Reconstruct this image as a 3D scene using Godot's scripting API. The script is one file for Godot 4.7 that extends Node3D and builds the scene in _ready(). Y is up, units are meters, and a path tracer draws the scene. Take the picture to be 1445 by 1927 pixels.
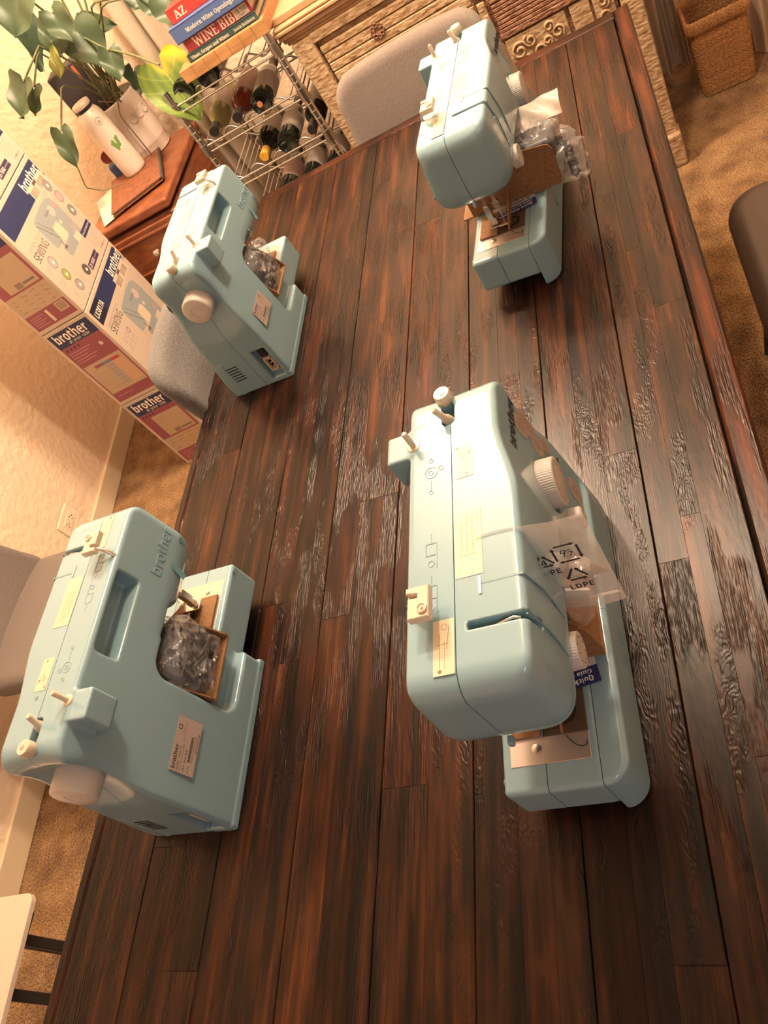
extends Node3D

# ------------------------------------------------------------------ mesh buffer
class Buf:
	var v := PackedVector3Array()
	var n := PackedVector3Array()
	var uv := PackedVector2Array()
	var c := PackedColorArray()
	var i := PackedInt32Array()
	var xf := Transform3D()
	var col := Color(1, 1, 1)

	func clear() -> void:
		v = PackedVector3Array()
		n = PackedVector3Array()
		uv = PackedVector2Array()
		c = PackedColorArray()
		i = PackedInt32Array()

	func vert(p: Vector3, nn: Vector3, t := Vector2.ZERO) -> int:
		v.append(xf * p)
		n.append((xf.basis * nn).normalized())
		uv.append(t)
		c.append(col)
		return v.size() - 1

	func tri(a: int, b: int, d: int) -> void:
		# Godot wants clockwise fronts: the normal is (d-a) x (b-a)
		var g := (v[d] - v[a]).cross(v[b] - v[a])
		if g.dot(n[a] + n[b] + n[d]) >= 0.0:
			i.append(a); i.append(b); i.append(d)
		else:
			i.append(a); i.append(d); i.append(b)

	func quad(p: Array, uvs := []) -> void:
		var nn: Vector3 = (p[2] - p[0]).cross(p[1] - p[0])
		if nn.length() < 1e-12:
			nn = (p[3] - p[0]).cross(p[2] - p[0])
		nn = nn.normalized()
		var k := []
		for j in p.size():
			k.append(vert(p[j], nn, uvs[j] if uvs.size() else Vector2.ZERO))
		for j in range(1, p.size() - 1):
			tri(k[0], k[j], k[j + 1])

	# flat face whose outward side is given
	func face(p: Array, out: Vector3, uvs := []) -> void:
		var k := []
		for j in p.size():
			k.append(vert(p[j], out, uvs[j] if uvs.size() else Vector2.ZERO))
		for j in range(1, p.size() - 1):
			tri(k[0], k[j], k[j + 1])

	# rows of points, smooth normals from neighbours; outside is where du x dv points when flip is false
	func grid(rows: Array, close_u := false, close_v := false, flip := false, uscale := 1.0, vscale := 1.0) -> void:
		var nr := rows.size()
		var nc: int = rows[0].size()
		var base := v.size()
		for r in nr:
			for k in nc:
				var r0 := (r - 1 + nr) % nr if close_v else maxi(r - 1, 0)
				var r1 := (r + 1) % nr if close_v else mini(r + 1, nr - 1)
				var k0 := (k - 1 + nc) % nc if close_u else maxi(k - 1, 0)
				var k1 := (k + 1) % nc if close_u else mini(k + 1, nc - 1)
				var du: Vector3 = rows[r][k1] - rows[r][k0]
				var dv: Vector3 = rows[r1][k] - rows[r0][k]
				var g := du.cross(dv)
				if g.length() < 1e-14:
					var rr := r1 if r < nr / 2 else r0
					du = rows[rr][k1] - rows[rr][k0]
					g = du.cross(dv)
				g = g.normalized()
				if flip:
					g = -g
				vert(rows[r][k], g, Vector2(float(k) / maxi(nc - 1, 1) * uscale, float(r) / maxi(nr - 1, 1) * vscale))
		for r in (nr if close_v else nr - 1):
			for k in (nc if close_u else nc - 1):
				var a := base + r * nc + k
				var b := base + r * nc + (k + 1) % nc
				var d := base + ((r + 1) % nr) * nc + (k + 1) % nc
				var e := base + ((r + 1) % nr) * nc + k
				tri(a, b, d)
				tri(a, d, e)

	# box with rounded edges; s segments per corner
	func rbox(c0: Vector3, size: Vector3, r := 0.004, s := 1) -> void:
		var h := size * 0.5
		r = minf(r, minf(h.x, minf(h.y, h.z)) * 0.999)
		var par := []
		for k in s + 1:
			par.append([-1.0, -tan(PI / 4 * (1.0 - float(k) / s))])
		for k in s + 1:
			par.append([1.0, tan(PI / 4 * float(k) / s)])
		for ax in 3:
			for sg in [-1.0, 1.0]:
				var u := (ax + 1) % 3
				var w := (ax + 2) % 3
				var base := v.size()
				for a in par:
					for b in par:
						var core := Vector3()
						core[ax] = sg * (h[ax] - r)
						core[u] = a[0] * (h[u] - r)
						core[w] = b[0] * (h[w] - r)
						var d := Vector3()
						d[ax] = sg
						d[u] = a[1]
						d[w] = b[1]
						d = d.normalized()
						var p := core + d * r
						vert(c0 + p, d, Vector2(p[u] / size[u] + 0.5, p[w] / size[w] + 0.5))
				var m := par.size()
				for a in m - 1:
					for b in m - 1:
						var q := base + a * m + b
						tri(q, q + 1, q + m + 1)
						tri(q, q + m + 1, q + m)

	func box(c0: Vector3, size: Vector3) -> void:
		var h := size * 0.5
		for ax in 3:
			for sg in [-1.0, 1.0]:
				var u := (ax + 1) % 3
				var w := (ax + 2) % 3
				var o := Vector3(); o[ax] = sg
				var pts := []
				var uvs := []
				for q in [[-1, -1], [1, -1], [1, 1], [-1, 1]]:
					var p := Vector3()
					p[ax] = sg * h[ax]; p[u] = q[0] * h[u]; p[w] = q[1] * h[w]
					pts.append(c0 + p)
					uvs.append(Vector2(q[0] * 0.5 + 0.5, q[1] * 0.5 + 0.5))
				face(pts, o, uvs)

	# profile [[radius, height], ...] turned about an axis from p along dir
	func lathe(p: Vector3, dir: Vector3, prof: Array, seg := 32) -> void:
		dir = dir.normalized()
		var a := dir.cross(Vector3.UP if absf(dir.y) < 0.9 else Vector3.RIGHT).normalized()
		var b := dir.cross(a)
		for k in prof.size() - 1:
			var p0: Array = prof[k]
			var p1: Array = prof[k + 1]
			var t := Vector2(p1[0] - p0[0], p1[1] - p0[1])
			if t.length() < 1e-9:
				continue
			var nn := Vector2(t.y, -t.x).normalized()
			# smooth with neighbours when the turn is gentle
			var n0 := nn
			var n1 := nn
			if k > 0:
				var tp := Vector2(p0[0] - prof[k - 1][0], p0[1] - prof[k - 1][1])
				var np := Vector2(tp.y, -tp.x).normalized()
				if np.dot(nn) > 0.75: n0 = (np + nn).normalized()
			if k < prof.size() - 2:
				var tq := Vector2(prof[k + 2][0] - p1[0], prof[k + 2][1] - p1[1])
				var nq := Vector2(tq.y, -tq.x).normalized()
				if nq.dot(nn) > 0.75: n1 = (nq + nn).normalized()
			var base := v.size()
			for s in seg + 1:
				var an := TAU * s / seg
				var d := a * cos(an) + b * sin(an)
				vert(p + d * p0[0] + dir * p0[1], d * n0.x + dir * n0.y, Vector2(float(s) / seg, float(k) / prof.size()))
				vert(p + d * p1[0] + dir * p1[1], d * n1.x + dir * n1.y, Vector2(float(s) / seg, float(k + 1) / prof.size()))
			for s in seg:
				var q := base + s * 2
				tri(q, q + 1, q + 3)
				tri(q, q + 3, q + 2)

	func cyl(p: Vector3, dir: Vector3, r: float, h: float, seg := 24, bev := 0.0) -> void:
		if bev > 0.0:
			lathe(p, dir, [[0.0, 0.0], [r - bev, 0.0], [r - bev * 0.3, bev * 0.3], [r, bev], [r, h - bev], [r - bev * 0.3, h - bev * 0.3], [r - bev, h], [0.0, h]], seg)
		else:
			lathe(p, dir, [[0.0, 0.0], [r, 0.0], [r, h], [0.0, h]], seg)

	# tube along points; radius float or Array
	func tube(pts: Array, rad, seg := 8, cap := true) -> void:
		var rows := []
		var up := Vector3(0.123, 0.9, 0.31).normalized()
		var prev := Vector3()
		for k in pts.size():
			var t: Vector3 = (pts[mini(k + 1, pts.size() - 1)] - pts[maxi(k - 1, 0)]).normalized()
			var a: Vector3
			if k == 0:
				a = t.cross(up).normalized()
			else:
				a = (prev - t * prev.dot(t)).normalized()
			prev = a
			var b := t.cross(a)
			var r: float = rad[k] if rad is Array else rad
			var row := []
			for s in seg:
				var an := TAU * s / seg
				row.append(pts[k] + (a * cos(an) + b * sin(an)) * r)
			rows.append(row)
		grid(rows, true, false, false)
		if cap:
			for e in [0, pts.size() - 1]:
				var t: Vector3 = (pts[0] - pts[1]).normalized() if e == 0 else (pts[-1] - pts[-2]).normalized()
				face(rows[e], t)

	# polygon (Vector2) pushed along z by depth, placed with the transform t; optional bevel on the front
	func prism(poly: PackedVector2Array, t: Transform3D, depth: float, bev := 0.0) -> void:
		var old := xf
		xf = xf * t
		if Geometry2D.is_polygon_clockwise(poly):
			poly.reverse()
		var m := poly.size()
		var inner := PackedVector2Array()
		for k in m:
			var e0 := (poly[k] - poly[(k - 1 + m) % m]).normalized()
			var e1 := (poly[(k + 1) % m] - poly[k]).normalized()
			var nn := (Vector2(-e0.y, e0.x) + Vector2(-e1.y, e1.x))
			nn = nn / maxf(0.3, nn.length_squared() / 2.0)
			inner.append(poly[k] + nn * bev)
		var idx := Geometry2D.triangulate_polygon(inner)
		for side in [0, 1]:
			var z := depth if side == 1 else 0.0
			var pp := inner if side == 1 else poly
			var ii := idx
			if side == 0 and bev > 0.0:
				ii = Geometry2D.triangulate_polygon(poly)
			var base := v.size()
			for p in pp:
				vert(Vector3(p.x, p.y, z), Vector3(0, 0, 1 if side else -1), p)
			for k in range(0, ii.size(), 3):
				tri(base + ii[k], base + ii[k + 1], base + ii[k + 2])
		for k in m:
			var a := poly[k]
			var b := poly[(k + 1) % m]
			var nn := Vector3(b.y - a.y, a.x - b.x, 0).normalized()
			face([Vector3(a.x, a.y, 0), Vector3(b.x, b.y, 0), Vector3(b.x, b.y, depth - bev), Vector3(a.x, a.y, depth - bev)], nn)
			if bev > 0.0:
				var ai := inner[k]
				var bi := inner[(k + 1) % m]
				face([Vector3(a.x, a.y, depth - bev), Vector3(b.x, b.y, depth - bev), Vector3(bi.x, bi.y, depth), Vector3(ai.x, ai.y, depth)], (nn + Vector3(0, 0, 1)).normalized())
		xf = old

	func mesh(mat: Material, colors := false) -> ArrayMesh:
		var arr := []
		arr.resize(Mesh.ARRAY_MAX)
		arr[Mesh.ARRAY_VERTEX] = v
		arr[Mesh.ARRAY_NORMAL] = n
		arr[Mesh.ARRAY_TEX_UV] = uv
		if colors:
			arr[Mesh.ARRAY_COLOR] = c
		arr[Mesh.ARRAY_INDEX] = i
		var m := ArrayMesh.new()
		m.add_surface_from_arrays(Mesh.PRIMITIVE_TRIANGLES, arr)
		m.surface_set_material(0, mat)
		return m

# ------------------------------------------------------------------ naming
var taken := {}

func numbered(called: String) -> String:
	var k: int = taken.get(called, 0)
	taken[called] = k + 1
	return called if k == 0 else "%s_%03d" % [called, k]

func thing(called: String, label: String, category: String, at := Vector3.ZERO, turn := 0.0, group := "") -> Node3D:
	var o := Node3D.new()
	o.name = numbered(called)
	add_child(o)
	o.position = at
	o.rotation.y = turn
	tag(o, label, category, group)
	return o

func tag(o: Node, label: String, category: String, group := "") -> void:
	o.set_meta("label", label)
	o.set_meta("category", category)
	if group != "":
		o.set_meta("group", group)

func obj(called: String, m: Mesh, parent: Node = null) -> MeshInstance3D:
	var o := MeshInstance3D.new()
	o.mesh = m
	if parent == null:
		o.name = numbered(called)
		add_child(o)
	else:
		var k := 0
		for ch in parent.get_children():
			if ch.get_meta("base_name", "") == called:
				k += 1
		o.name = called if k == 0 else "%s_%03d" % [called, k]
		o.set_meta("base_name", called)
		parent.add_child(o, true)
	return o

func part(parent: Node, called: String, b: Buf, mat: Material, colors := false) -> MeshInstance3D:
	return obj(called, b.mesh(mat, colors), parent)

func struct(called: String, b: Buf, mat: Material, label: String) -> MeshInstance3D:
	var o := obj(called, b.mesh(mat))
	o.set_meta("kind", "structure")
	o.set_meta("label", label)
	return o

# ------------------------------------------------------------------ materials
var mats := {}

func lin(r: float, g: float, b: float) -> Color:
	return Color(r, g, b).linear_to_srgb()

func mat(key: String, color: Color, rough := 0.5, metal := 0.0) -> StandardMaterial3D:
	if mats.has(key):
		return mats[key]
	var m := StandardMaterial3D.new()
	m.resource_name = key
	m.albedo_color = color
	m.roughness = rough
	m.metallic = metal
	mats[key] = m
	return m

func noise(seed_: int, freq: float, oct := 4, type := FastNoiseLite.TYPE_SIMPLEX_SMOOTH) -> FastNoiseLite:
	var f := FastNoiseLite.new()
	f.seed = seed_
	f.noise_type = type
	f.frequency = freq
	f.fractal_octaves = oct
	return f

func noise_tex(f: FastNoiseLite, size: int, ramp: Array = []) -> NoiseTexture2D:
	var t := NoiseTexture2D.new()
	t.width = size
	t.height = size
	t.seamless = true
	t.seamless_blend_skirt = 0.25
	t.noise = f
	if ramp.size():
		var g := Gradient.new()
		g.offsets = PackedFloat32Array(ramp[0])
		g.colors = PackedColorArray(ramp[1])
		t.color_ramp = g
	return t

func world_tex(m: StandardMaterial3D, tex: Texture2D, scale: Vector3, world := true) -> void:
	m.albedo_texture = tex
	m.uv1_triplanar = true
	m.uv1_world_triplanar = world
	m.uv1_scale = scale

func relief(m: StandardMaterial3D, tex: Texture2D, cm: float) -> void:
	m.heightmap_enabled = true
	m.heightmap_texture = tex
	m.heightmap_scale = cm

# ------------------------------------------------------------------ drawing into an Image
func poly_fill(img: Image, pts: PackedVector2Array, col: Color) -> void:
	var lo := INF
	var hi := -INF
	for p in pts:
		lo = minf(lo, p.y)
		hi = maxf(hi, p.y)
	var m := pts.size()
	for y in range(maxi(0, floori(lo)), mini(img.get_height(), ceili(hi))):
		var yc := y + 0.5
		var xs := []
		for k in m:
			var a := pts[k]
			var b := pts[(k + 1) % m]
			if (a.y <= yc) != (b.y <= yc):
				xs.append(a.x + (b.x - a.x) * (yc - a.y) / (b.y - a.y))
		xs.sort()
		for k in range(0, xs.size() - 1, 2):
			var x0 := maxi(0, roundi(xs[k]))
			var x1 := mini(img.get_width(), roundi(xs[k + 1]))
			if x1 > x0:
				img.fill_rect(Rect2i(x0, y, x1 - x0, 1), col)

func disc(img: Image, c: Vector2, r: float, col: Color, ry := -1.0) -> void:
	var p := PackedVector2Array()
	for k in 36:
		p.append(c + Vector2(cos(TAU * k / 36) * r, sin(TAU * k / 36) * (ry if ry > 0 else r)))
	poly_fill(img, p, col)

func rect(img: Image, x: float, y: float, w: float, h: float, col: Color) -> void:
	img.fill_rect(Rect2i(roundi(x), roundi(y), roundi(w), roundi(h)), col)

func stroke(img: Image, a: Vector2, b: Vector2, w: float, col: Color) -> void:
	var d := (b - a).normalized().orthogonal() * w * 0.5
	poly_fill(img, PackedVector2Array([a + d, b + d, b - d, a - d]), col)

func ring(img: Image, c: Vector2, r: float, w: float, col: Color) -> void:
	var last := c + Vector2(r, 0)
	for k in range(1, 25):
		var q := c + Vector2(cos(TAU * k / 24), sin(TAU * k / 24)) * r
		stroke(img, last, q, w, col)
		last = q

var text_meshes := {}

func text_mesh(s: String, bold := false, serif := false, depth := 0.001) -> TextMesh:
	var key := [s, bold, serif, depth]
	if text_meshes.has(key):
		return text_meshes[key]
	var t := TextMesh.new()
	t.text = s
	var f := SystemFont.new()
	f.font_names = PackedStringArray(["Droid Serif" if serif else "Droid Sans"])
	f.font_weight = 700 if bold else 400
	t.font = f
	t.font_size = 64
	t.pixel_size = 1.0 / 64.0
	t.depth = depth
	t.curve_step = 3.0
	t.horizontal_alignment = HORIZONTAL_ALIGNMENT_LEFT
	text_meshes[key] = t
	return t

# text drawn in an image: at = left end of the middle line, h = em height in pixels, ang in radians
func draw_text(img: Image, s: String, at: Vector2, h: float, col: Color, bold := false, serif := false, ang := 0.0, squash := 1.0) -> void:
	var a := text_mesh(s, bold, serif, 0.05).get_mesh_arrays()
	var vs: PackedVector3Array = a[Mesh.ARRAY_VERTEX]
	var ns: PackedVector3Array = a[Mesh.ARRAY_NORMAL]
	var ix = a[Mesh.ARRAY_INDEX]
	var count: int = ix.size() if ix != null else vs.size()
	for k in range(0, count, 3):
		var q := PackedVector2Array()
		var front := true
		for j in 3:
			var w: int = ix[k + j] if ix != null else k + j
			if ns[w].z < 0.9:
				front = false
				break
			q.append(at + Vector2(vs[w].x * h * squash, -vs[w].y * h).rotated(ang))
		if front:
			poly_fill(img, q, col)

func image_mat(key: String, img: Image, rough := 0.5) -> StandardMaterial3D:
	var m := mat(key, Color.WHITE, rough)
	img.generate_mipmaps()
	m.albedo_texture = ImageTexture.create_from_image(img)
	m.texture_repeat = false
	return m

func rounded(w: float, h: float, r: float, s := 4) -> PackedVector2Array:
	var p := PackedVector2Array()
	for q in [[1, 1, 0], [-1, 1, 1], [-1, -1, 2], [1, -1, 3]]:
		for k in s + 1:
			var an: float = PI / 2 * (q[2] + float(k) / s)
			p.append(Vector2(q[0] * (w / 2 - r), q[1] * (h / 2 - r)) + Vector2(cos(an), sin(an)) * r)
	return p

# ------------------------------------------------------------------ implicit surfaces
static func smin(a: float, b: float, k: float) -> float:
	var h := maxf(k - absf(a - b), 0.0) / k
	return minf(a, b) - h * h * k * 0.25

static func smax(a: float, b: float, k: float) -> float:
	var h := maxf(k - absf(a - b), 0.0) / k
	return maxf(a, b) + h * h * k * 0.25

static func rect2(px: float, py: float, x0: float, x1: float, y0: float, y1: float, r: float) -> float:
	var qx := absf(px - (x0 + x1) * 0.5) - (x1 - x0) * 0.5 + r
	var qy := absf(py - (y0 + y1) * 0.5) - (y1 - y0) * 0.5 + r
	return minf(maxf(qx, qy), 0.0) + sqrt(maxf(qx, 0.0) ** 2 + maxf(qy, 0.0) ** 2) - r

static func box3(p: Vector3, c: Vector3, h: Vector3, r: float) -> float:
	var q := (p - c).abs() - h + Vector3(r, r, r)
	return minf(maxf(q.x, maxf(q.y, q.z)), 0.0) + q.max(Vector3.ZERO).length() - r

# surface nets; returns [verts, normals, tris]
func nets(f: Callable, lo: Vector3, hi: Vector3, h: float, steps := 1, eps := 0.0006) -> Array:
	var nx := ceili((hi.x - lo.x) / h) + 1
	var ny := ceili((hi.y - lo.y) / h) + 1
	var nz := ceili((hi.z - lo.z) / h) + 1
	var val := PackedFloat32Array()
	val.resize(nx * ny * nz)
	val.fill(9.0)
	var done := PackedByteArray()
	done.resize(nx * ny * nz)
	var B := 4
	var lim := h * B * 0.5 * 1.7321 * 1.15
	var cells := PackedInt32Array()
	for bx in range(0, nx - 1, B):
		for by in range(0, ny - 1, B):
			for bz in range(0, nz - 1, B):
				var c := lo + Vector3(bx + B * 0.5, by + B * 0.5, bz + B * 0.5) * h
				if absf(f.call(c)) > lim:
					continue
				var ex := mini(bx + B, nx - 1)
				var ey := mini(by + B, ny - 1)
				var ez := mini(bz + B, nz - 1)
				for x in range(bx, ex + 1):
					for y in range(by, ey + 1):
						for z in range(bz, ez + 1):
							var id := (x * ny + y) * nz + z
							if done[id] == 0:
								done[id] = 1
								val[id] = f.call(lo + Vector3(x, y, z) * h)
				for x in range(bx, ex):
					for y in range(by, ey):
						for z in range(bz, ez):
							cells.append((x * ny + y) * nz + z)
	var where := {}
	var vs := PackedVector3Array()
	var ns := PackedVector3Array()
	var off := PackedInt32Array([0, 1, nz, nz + 1, ny * nz, ny * nz + 1, ny * nz + nz, ny * nz + nz + 1])
	var e4 := [Vector3(1, -1, -1), Vector3(-1, -1, 1), Vector3(-1, 1, -1), Vector3(1, 1, 1)]
	for id in cells:
		var mask := 0
		for k in 8:
			if val[id + off[k]] < 0.0:
				mask |= 1 << k
		if mask == 0 or mask == 255:
			continue
		var x := id / (ny * nz)
		var y := (id / nz) % ny
		var z := id % nz
		var s := Vector3()
		var cnt := 0
		for k in 8:
			for b in [1, 2, 4]:
				if k & b:
					continue
				var d0 := val[id + off[k]]
				var d1 := val[id + off[k | b]]
				if (d0 < 0.0) != (d1 < 0.0):
					var t := d0 / (d0 - d1)
					var p0 := Vector3(1 if k & 4 else 0, 1 if k & 2 else 0, 1 if k & 1 else 0)
					var p1 := Vector3(1 if (k | b) & 4 else 0, 1 if (k | b) & 2 else 0, 1 if (k | b) & 1 else 0)
					s += p0.lerp(p1, t)
					cnt += 1
		var p := lo + (Vector3(x, y, z) + s / cnt) * h
		var g := Vector3.UP
		for st in steps + 1:
			var q := Vector3()
			var m := 0.0
			for e in e4:
				var d: float = f.call(p + e * eps)
				q += e * d
				m += d
			g = q.normalized()
			if st < steps:
				p -= g * clampf(m * 0.25, -h * 0.6, h * 0.6)
		where[id] = vs.size()
		vs.append(p)
		ns.append(g)
	var tris := PackedInt32Array()
	var st3 := [ny * nz, nz, 1]
	for id in where:
		var x: int = id / (ny * nz)
		var y: int = (id / nz) % ny
		var z: int = id % nz
		var xyz := [x, y, z]
		for ax in 3:
			var u := (ax + 1) % 3
			var w := (ax + 2) % 3
			if xyz[u] == 0 or xyz[w] == 0:
				continue
			var i0: bool = val[id] < 0.0
			var i1: bool = val[id + st3[ax]] < 0.0
			if i0 == i1:
				continue
			var q0: int = where.get(id, -1)
			var q1: int = where.get(id - st3[u], -1)
			var q2: int = where.get(id - st3[u] - st3[w], -1)
			var q3: int = where.get(id - st3[w], -1)
			if q0 < 0 or q1 < 0 or q2 < 0 or q3 < 0:
				continue
			if i0:
				tris.append_array([q0, q3, q2, q0, q2, q1])
			else:
				tris.append_array([q0, q1, q2, q0, q2, q3])
	return [vs, ns, tris]

# split a triangle soup by plane (point where pl.distance_to > 0 goes to the first); a narrow lip is turned in on both sides
func split(m: Array, pl: Plane, gap := 0.0005, lip := 0.003) -> Array:
	var res := []
	for side in 2:
		var vs := PackedVector3Array()
		var ns := PackedVector3Array()
		var tr := PackedInt32Array()
		var sg := 1.0 if side == 0 else -1.0
		var map := {}
		var cutmap := {}
		var edges := []
		var sv: PackedVector3Array = m[0]
		var sn: PackedVector3Array = m[1]
		var st: PackedInt32Array = m[2]
		for k in range(0, st.size(), 3):
			var ring_ := []
			var cut := []
			for j in 3:
				var a := st[k + j]
				var b := st[k + (j + 1) % 3]
				var da := sg * pl.distance_to(sv[a]) - gap
				var db := sg * pl.distance_to(sv[b]) - gap
				if da >= 0.0:
					if not map.has(a):
						map[a] = vs.size()
						vs.append(sv[a])
						ns.append(sn[a])
					ring_.append(map[a])
				if (da >= 0.0) != (db >= 0.0):
					var key := Vector2i(mini(a, b), maxi(a, b))
					if not cutmap.has(key):
						var t := da / (da - db)
						cutmap[key] = vs.size()
						vs.append(sv[a].lerp(sv[b], t))
						ns.append(sn[a].lerp(sn[b], t).normalized())
					ring_.append(cutmap[key])
					cut.append(cutmap[key])
			for j in range(1, ring_.size() - 1):
				tr.append_array([ring_[0], ring_[j], ring_[j + 1]])
			if cut.size() == 2:
				edges.append(cut)
		var lipmap := {}
		for e in edges:
			var q := []
			for c in e:
				if not lipmap.has(c):
					lipmap[c] = [vs.size(), vs.size() + 1]
					vs.append(vs[c])
					ns.append(-pl.normal * sg)
					vs.append(vs[c] - ns[c] * lip)
					ns.append(-pl.normal * sg)
				q.append(lipmap[c])
			tr.append_array([q[0][0], q[1][0], q[1][1], q[0][0], q[1][1], q[0][1]])
		res.append([vs, ns, tr])
	return res

func soup_mesh(m: Array, material: Material) -> ArrayMesh:
	var b := Buf.new()
	b.v = m[0]
	b.n = m[1]
	b.uv.resize(b.v.size())
	var st: PackedInt32Array = m[2]
	for k in range(0, st.size(), 3):
		b.tri(st[k], st[k + 1], st[k + 2])
	return b.mesh(material)

# ------------------------------------------------------------------ scene
const TABLE_Y := 0.76

func _ready() -> void:
	# camera
	var cam := Camera3D.new()
	cam.name = "camera"
	add_child(cam)
	cam.transform = Transform3D(Basis(Vector3(0.8681, -0.4929, -0.0580), Vector3(0.2479, 0.5319, -0.8097), Vector3(0.4300, 0.6886, 0.5839)).orthonormalized(), Vector3(0, 1.66, 0))
	cam.fov = 67.31614
	cam.near = 0.05
	cam.far = 40.0
	cam.current = true
	# surroundings: a closed room at night
	var we := WorldEnvironment.new()
	we.name = "surroundings"
	var env := Environment.new()
	env.background_mode = Environment.BG_COLOR
	env.background_color = Color(0.01, 0.012, 0.02)
	env.tonemap_mode = Environment.TONE_MAPPER_LINEAR
	env.tonemap_exposure = 1.42
	env.sdfgi_enabled = true
	env.ssao_enabled = true
	env.ssil_enabled = true
	we.environment = env
	add_child(we)
	# two ceiling bowls above the far half of the table, and a cooler strip light in the room behind the viewer
	var warm := Color(1.0, 0.885, 0.765)
	ceiling_lamp(Vector3(-0.90, CEIL, -2.12), 0.16, warm, 3.3, "larger frosted ceiling bowl light above the far left part of the table")
	ceiling_lamp(Vector3(-0.20, CEIL, -1.58), 0.12, warm, 1.7, "smaller frosted ceiling bowl light above the right table edge")
	strip_lamp(Vector3(0.9, CEIL, 1.7), Vector2(0.34, 1.3), Color(0.78, 0.88, 1.0), 1.35)
	make_materials()
	room()
	table()
	machines()
	chairs()
	boxes()
	chest()
	wine_rack()
	sideboard()
	plant()
	small_things()
	corner_right()

const CEIL := 2.75

func ceiling_lamp(at: Vector3, r: float, c: Color, energy: float, label: String) -> void:
	var t := thing("ceiling_light", label, "lamp", at, 0.0, "ceiling bowl lights")
	var b := Buf.new()
	b.lathe(Vector3(0, -0.026, 0), Vector3.UP, [[0.0, 0.0], [r * 1.04, 0.0], [r * 1.04, 0.026], [0.0, 0.026]], 32)
	part(t, "ceiling_plate", b, mat("lamp metal", Color(0.7, 0.68, 0.64), 0.35, 1.0))
	b = Buf.new()
	var prof := []
	for k in 11:
		var a := PI / 2 * k / 10.0
		prof.append([r * sin(a), -0.026 - 0.07 * cos(a)])
	b.lathe(Vector3.ZERO, Vector3.UP, prof, 32)
	var m := mat("lamp glass", Color(1, 0.95, 0.88), 0.4)
	m.emission_enabled = true
	m.emission = c
	m.emission_energy_multiplier = 6.0
	part(t, "glass_bowl", b, m)
	var l := OmniLight3D.new()
	l.name = "bulb_light"
	l.light_color = c
	l.light_energy = energy
	l.light_size = r * 0.55
	l.omni_range = 12.0
	l.omni_attenuation = 2.0
	l.shadow_enabled = true
	l.position = Vector3(0, -0.105 - r * 0.55, 0)
	t.add_child(l)

func strip_lamp(at: Vector3, size: Vector2, c: Color, energy: float) -> void:
	var t := thing("strip_light", "flat cool white ceiling strip light behind the viewer", "lamp", at)
	var b := Buf.new()
	b.rbox(Vector3(0, -0.02, 0), Vector3(size.x + 0.03, 0.04, size.y + 0.03), 0.004)
	part(t, "housing", b, mat("lamp metal", Color(0.7, 0.68, 0.64), 0.35, 1.0))
	b = Buf.new()
	b.rbox(Vector3(0, -0.042, 0), Vector3(size.x, 0.006, size.y), 0.002)
	var m := mat("strip diffuser", Color(0.95, 0.97, 1.0), 0.4)
	m.emission_enabled = true
	m.emission = c
	m.emission_energy_multiplier = 1.5
	part(t, "diffuser", b, m)
	var l := AreaLight3D.new()
	l.name = "strip_glow"
	l.light_color = c
	l.light_energy = energy
	l.area_size = size
	l.area_range = 12.0
	l.area_attenuation = 2.0
	l.shadow_enabled = true
	l.position = Vector3(0, -0.05, 0)
	l.rotation.x = -PI / 2
	t.add_child(l)

func pixels(w: int, h: int, f: Callable) -> Image:
	var d := PackedByteArray()
	d.resize(w * h * 3)
	var k := 0
	for y in h:
		for x in w:
			var c: Color = f.call(x, y)
			d[k] = clampi(int(c.r * 255.0), 0, 255)
			d[k + 1] = clampi(int(c.g * 255.0), 0, 255)
			d[k + 2] = clampi(int(c.b * 255.0), 0, 255)
			k += 3
	return Image.create_from_data(w, h, false, Image.FORMAT_RGB8, d)

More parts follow.
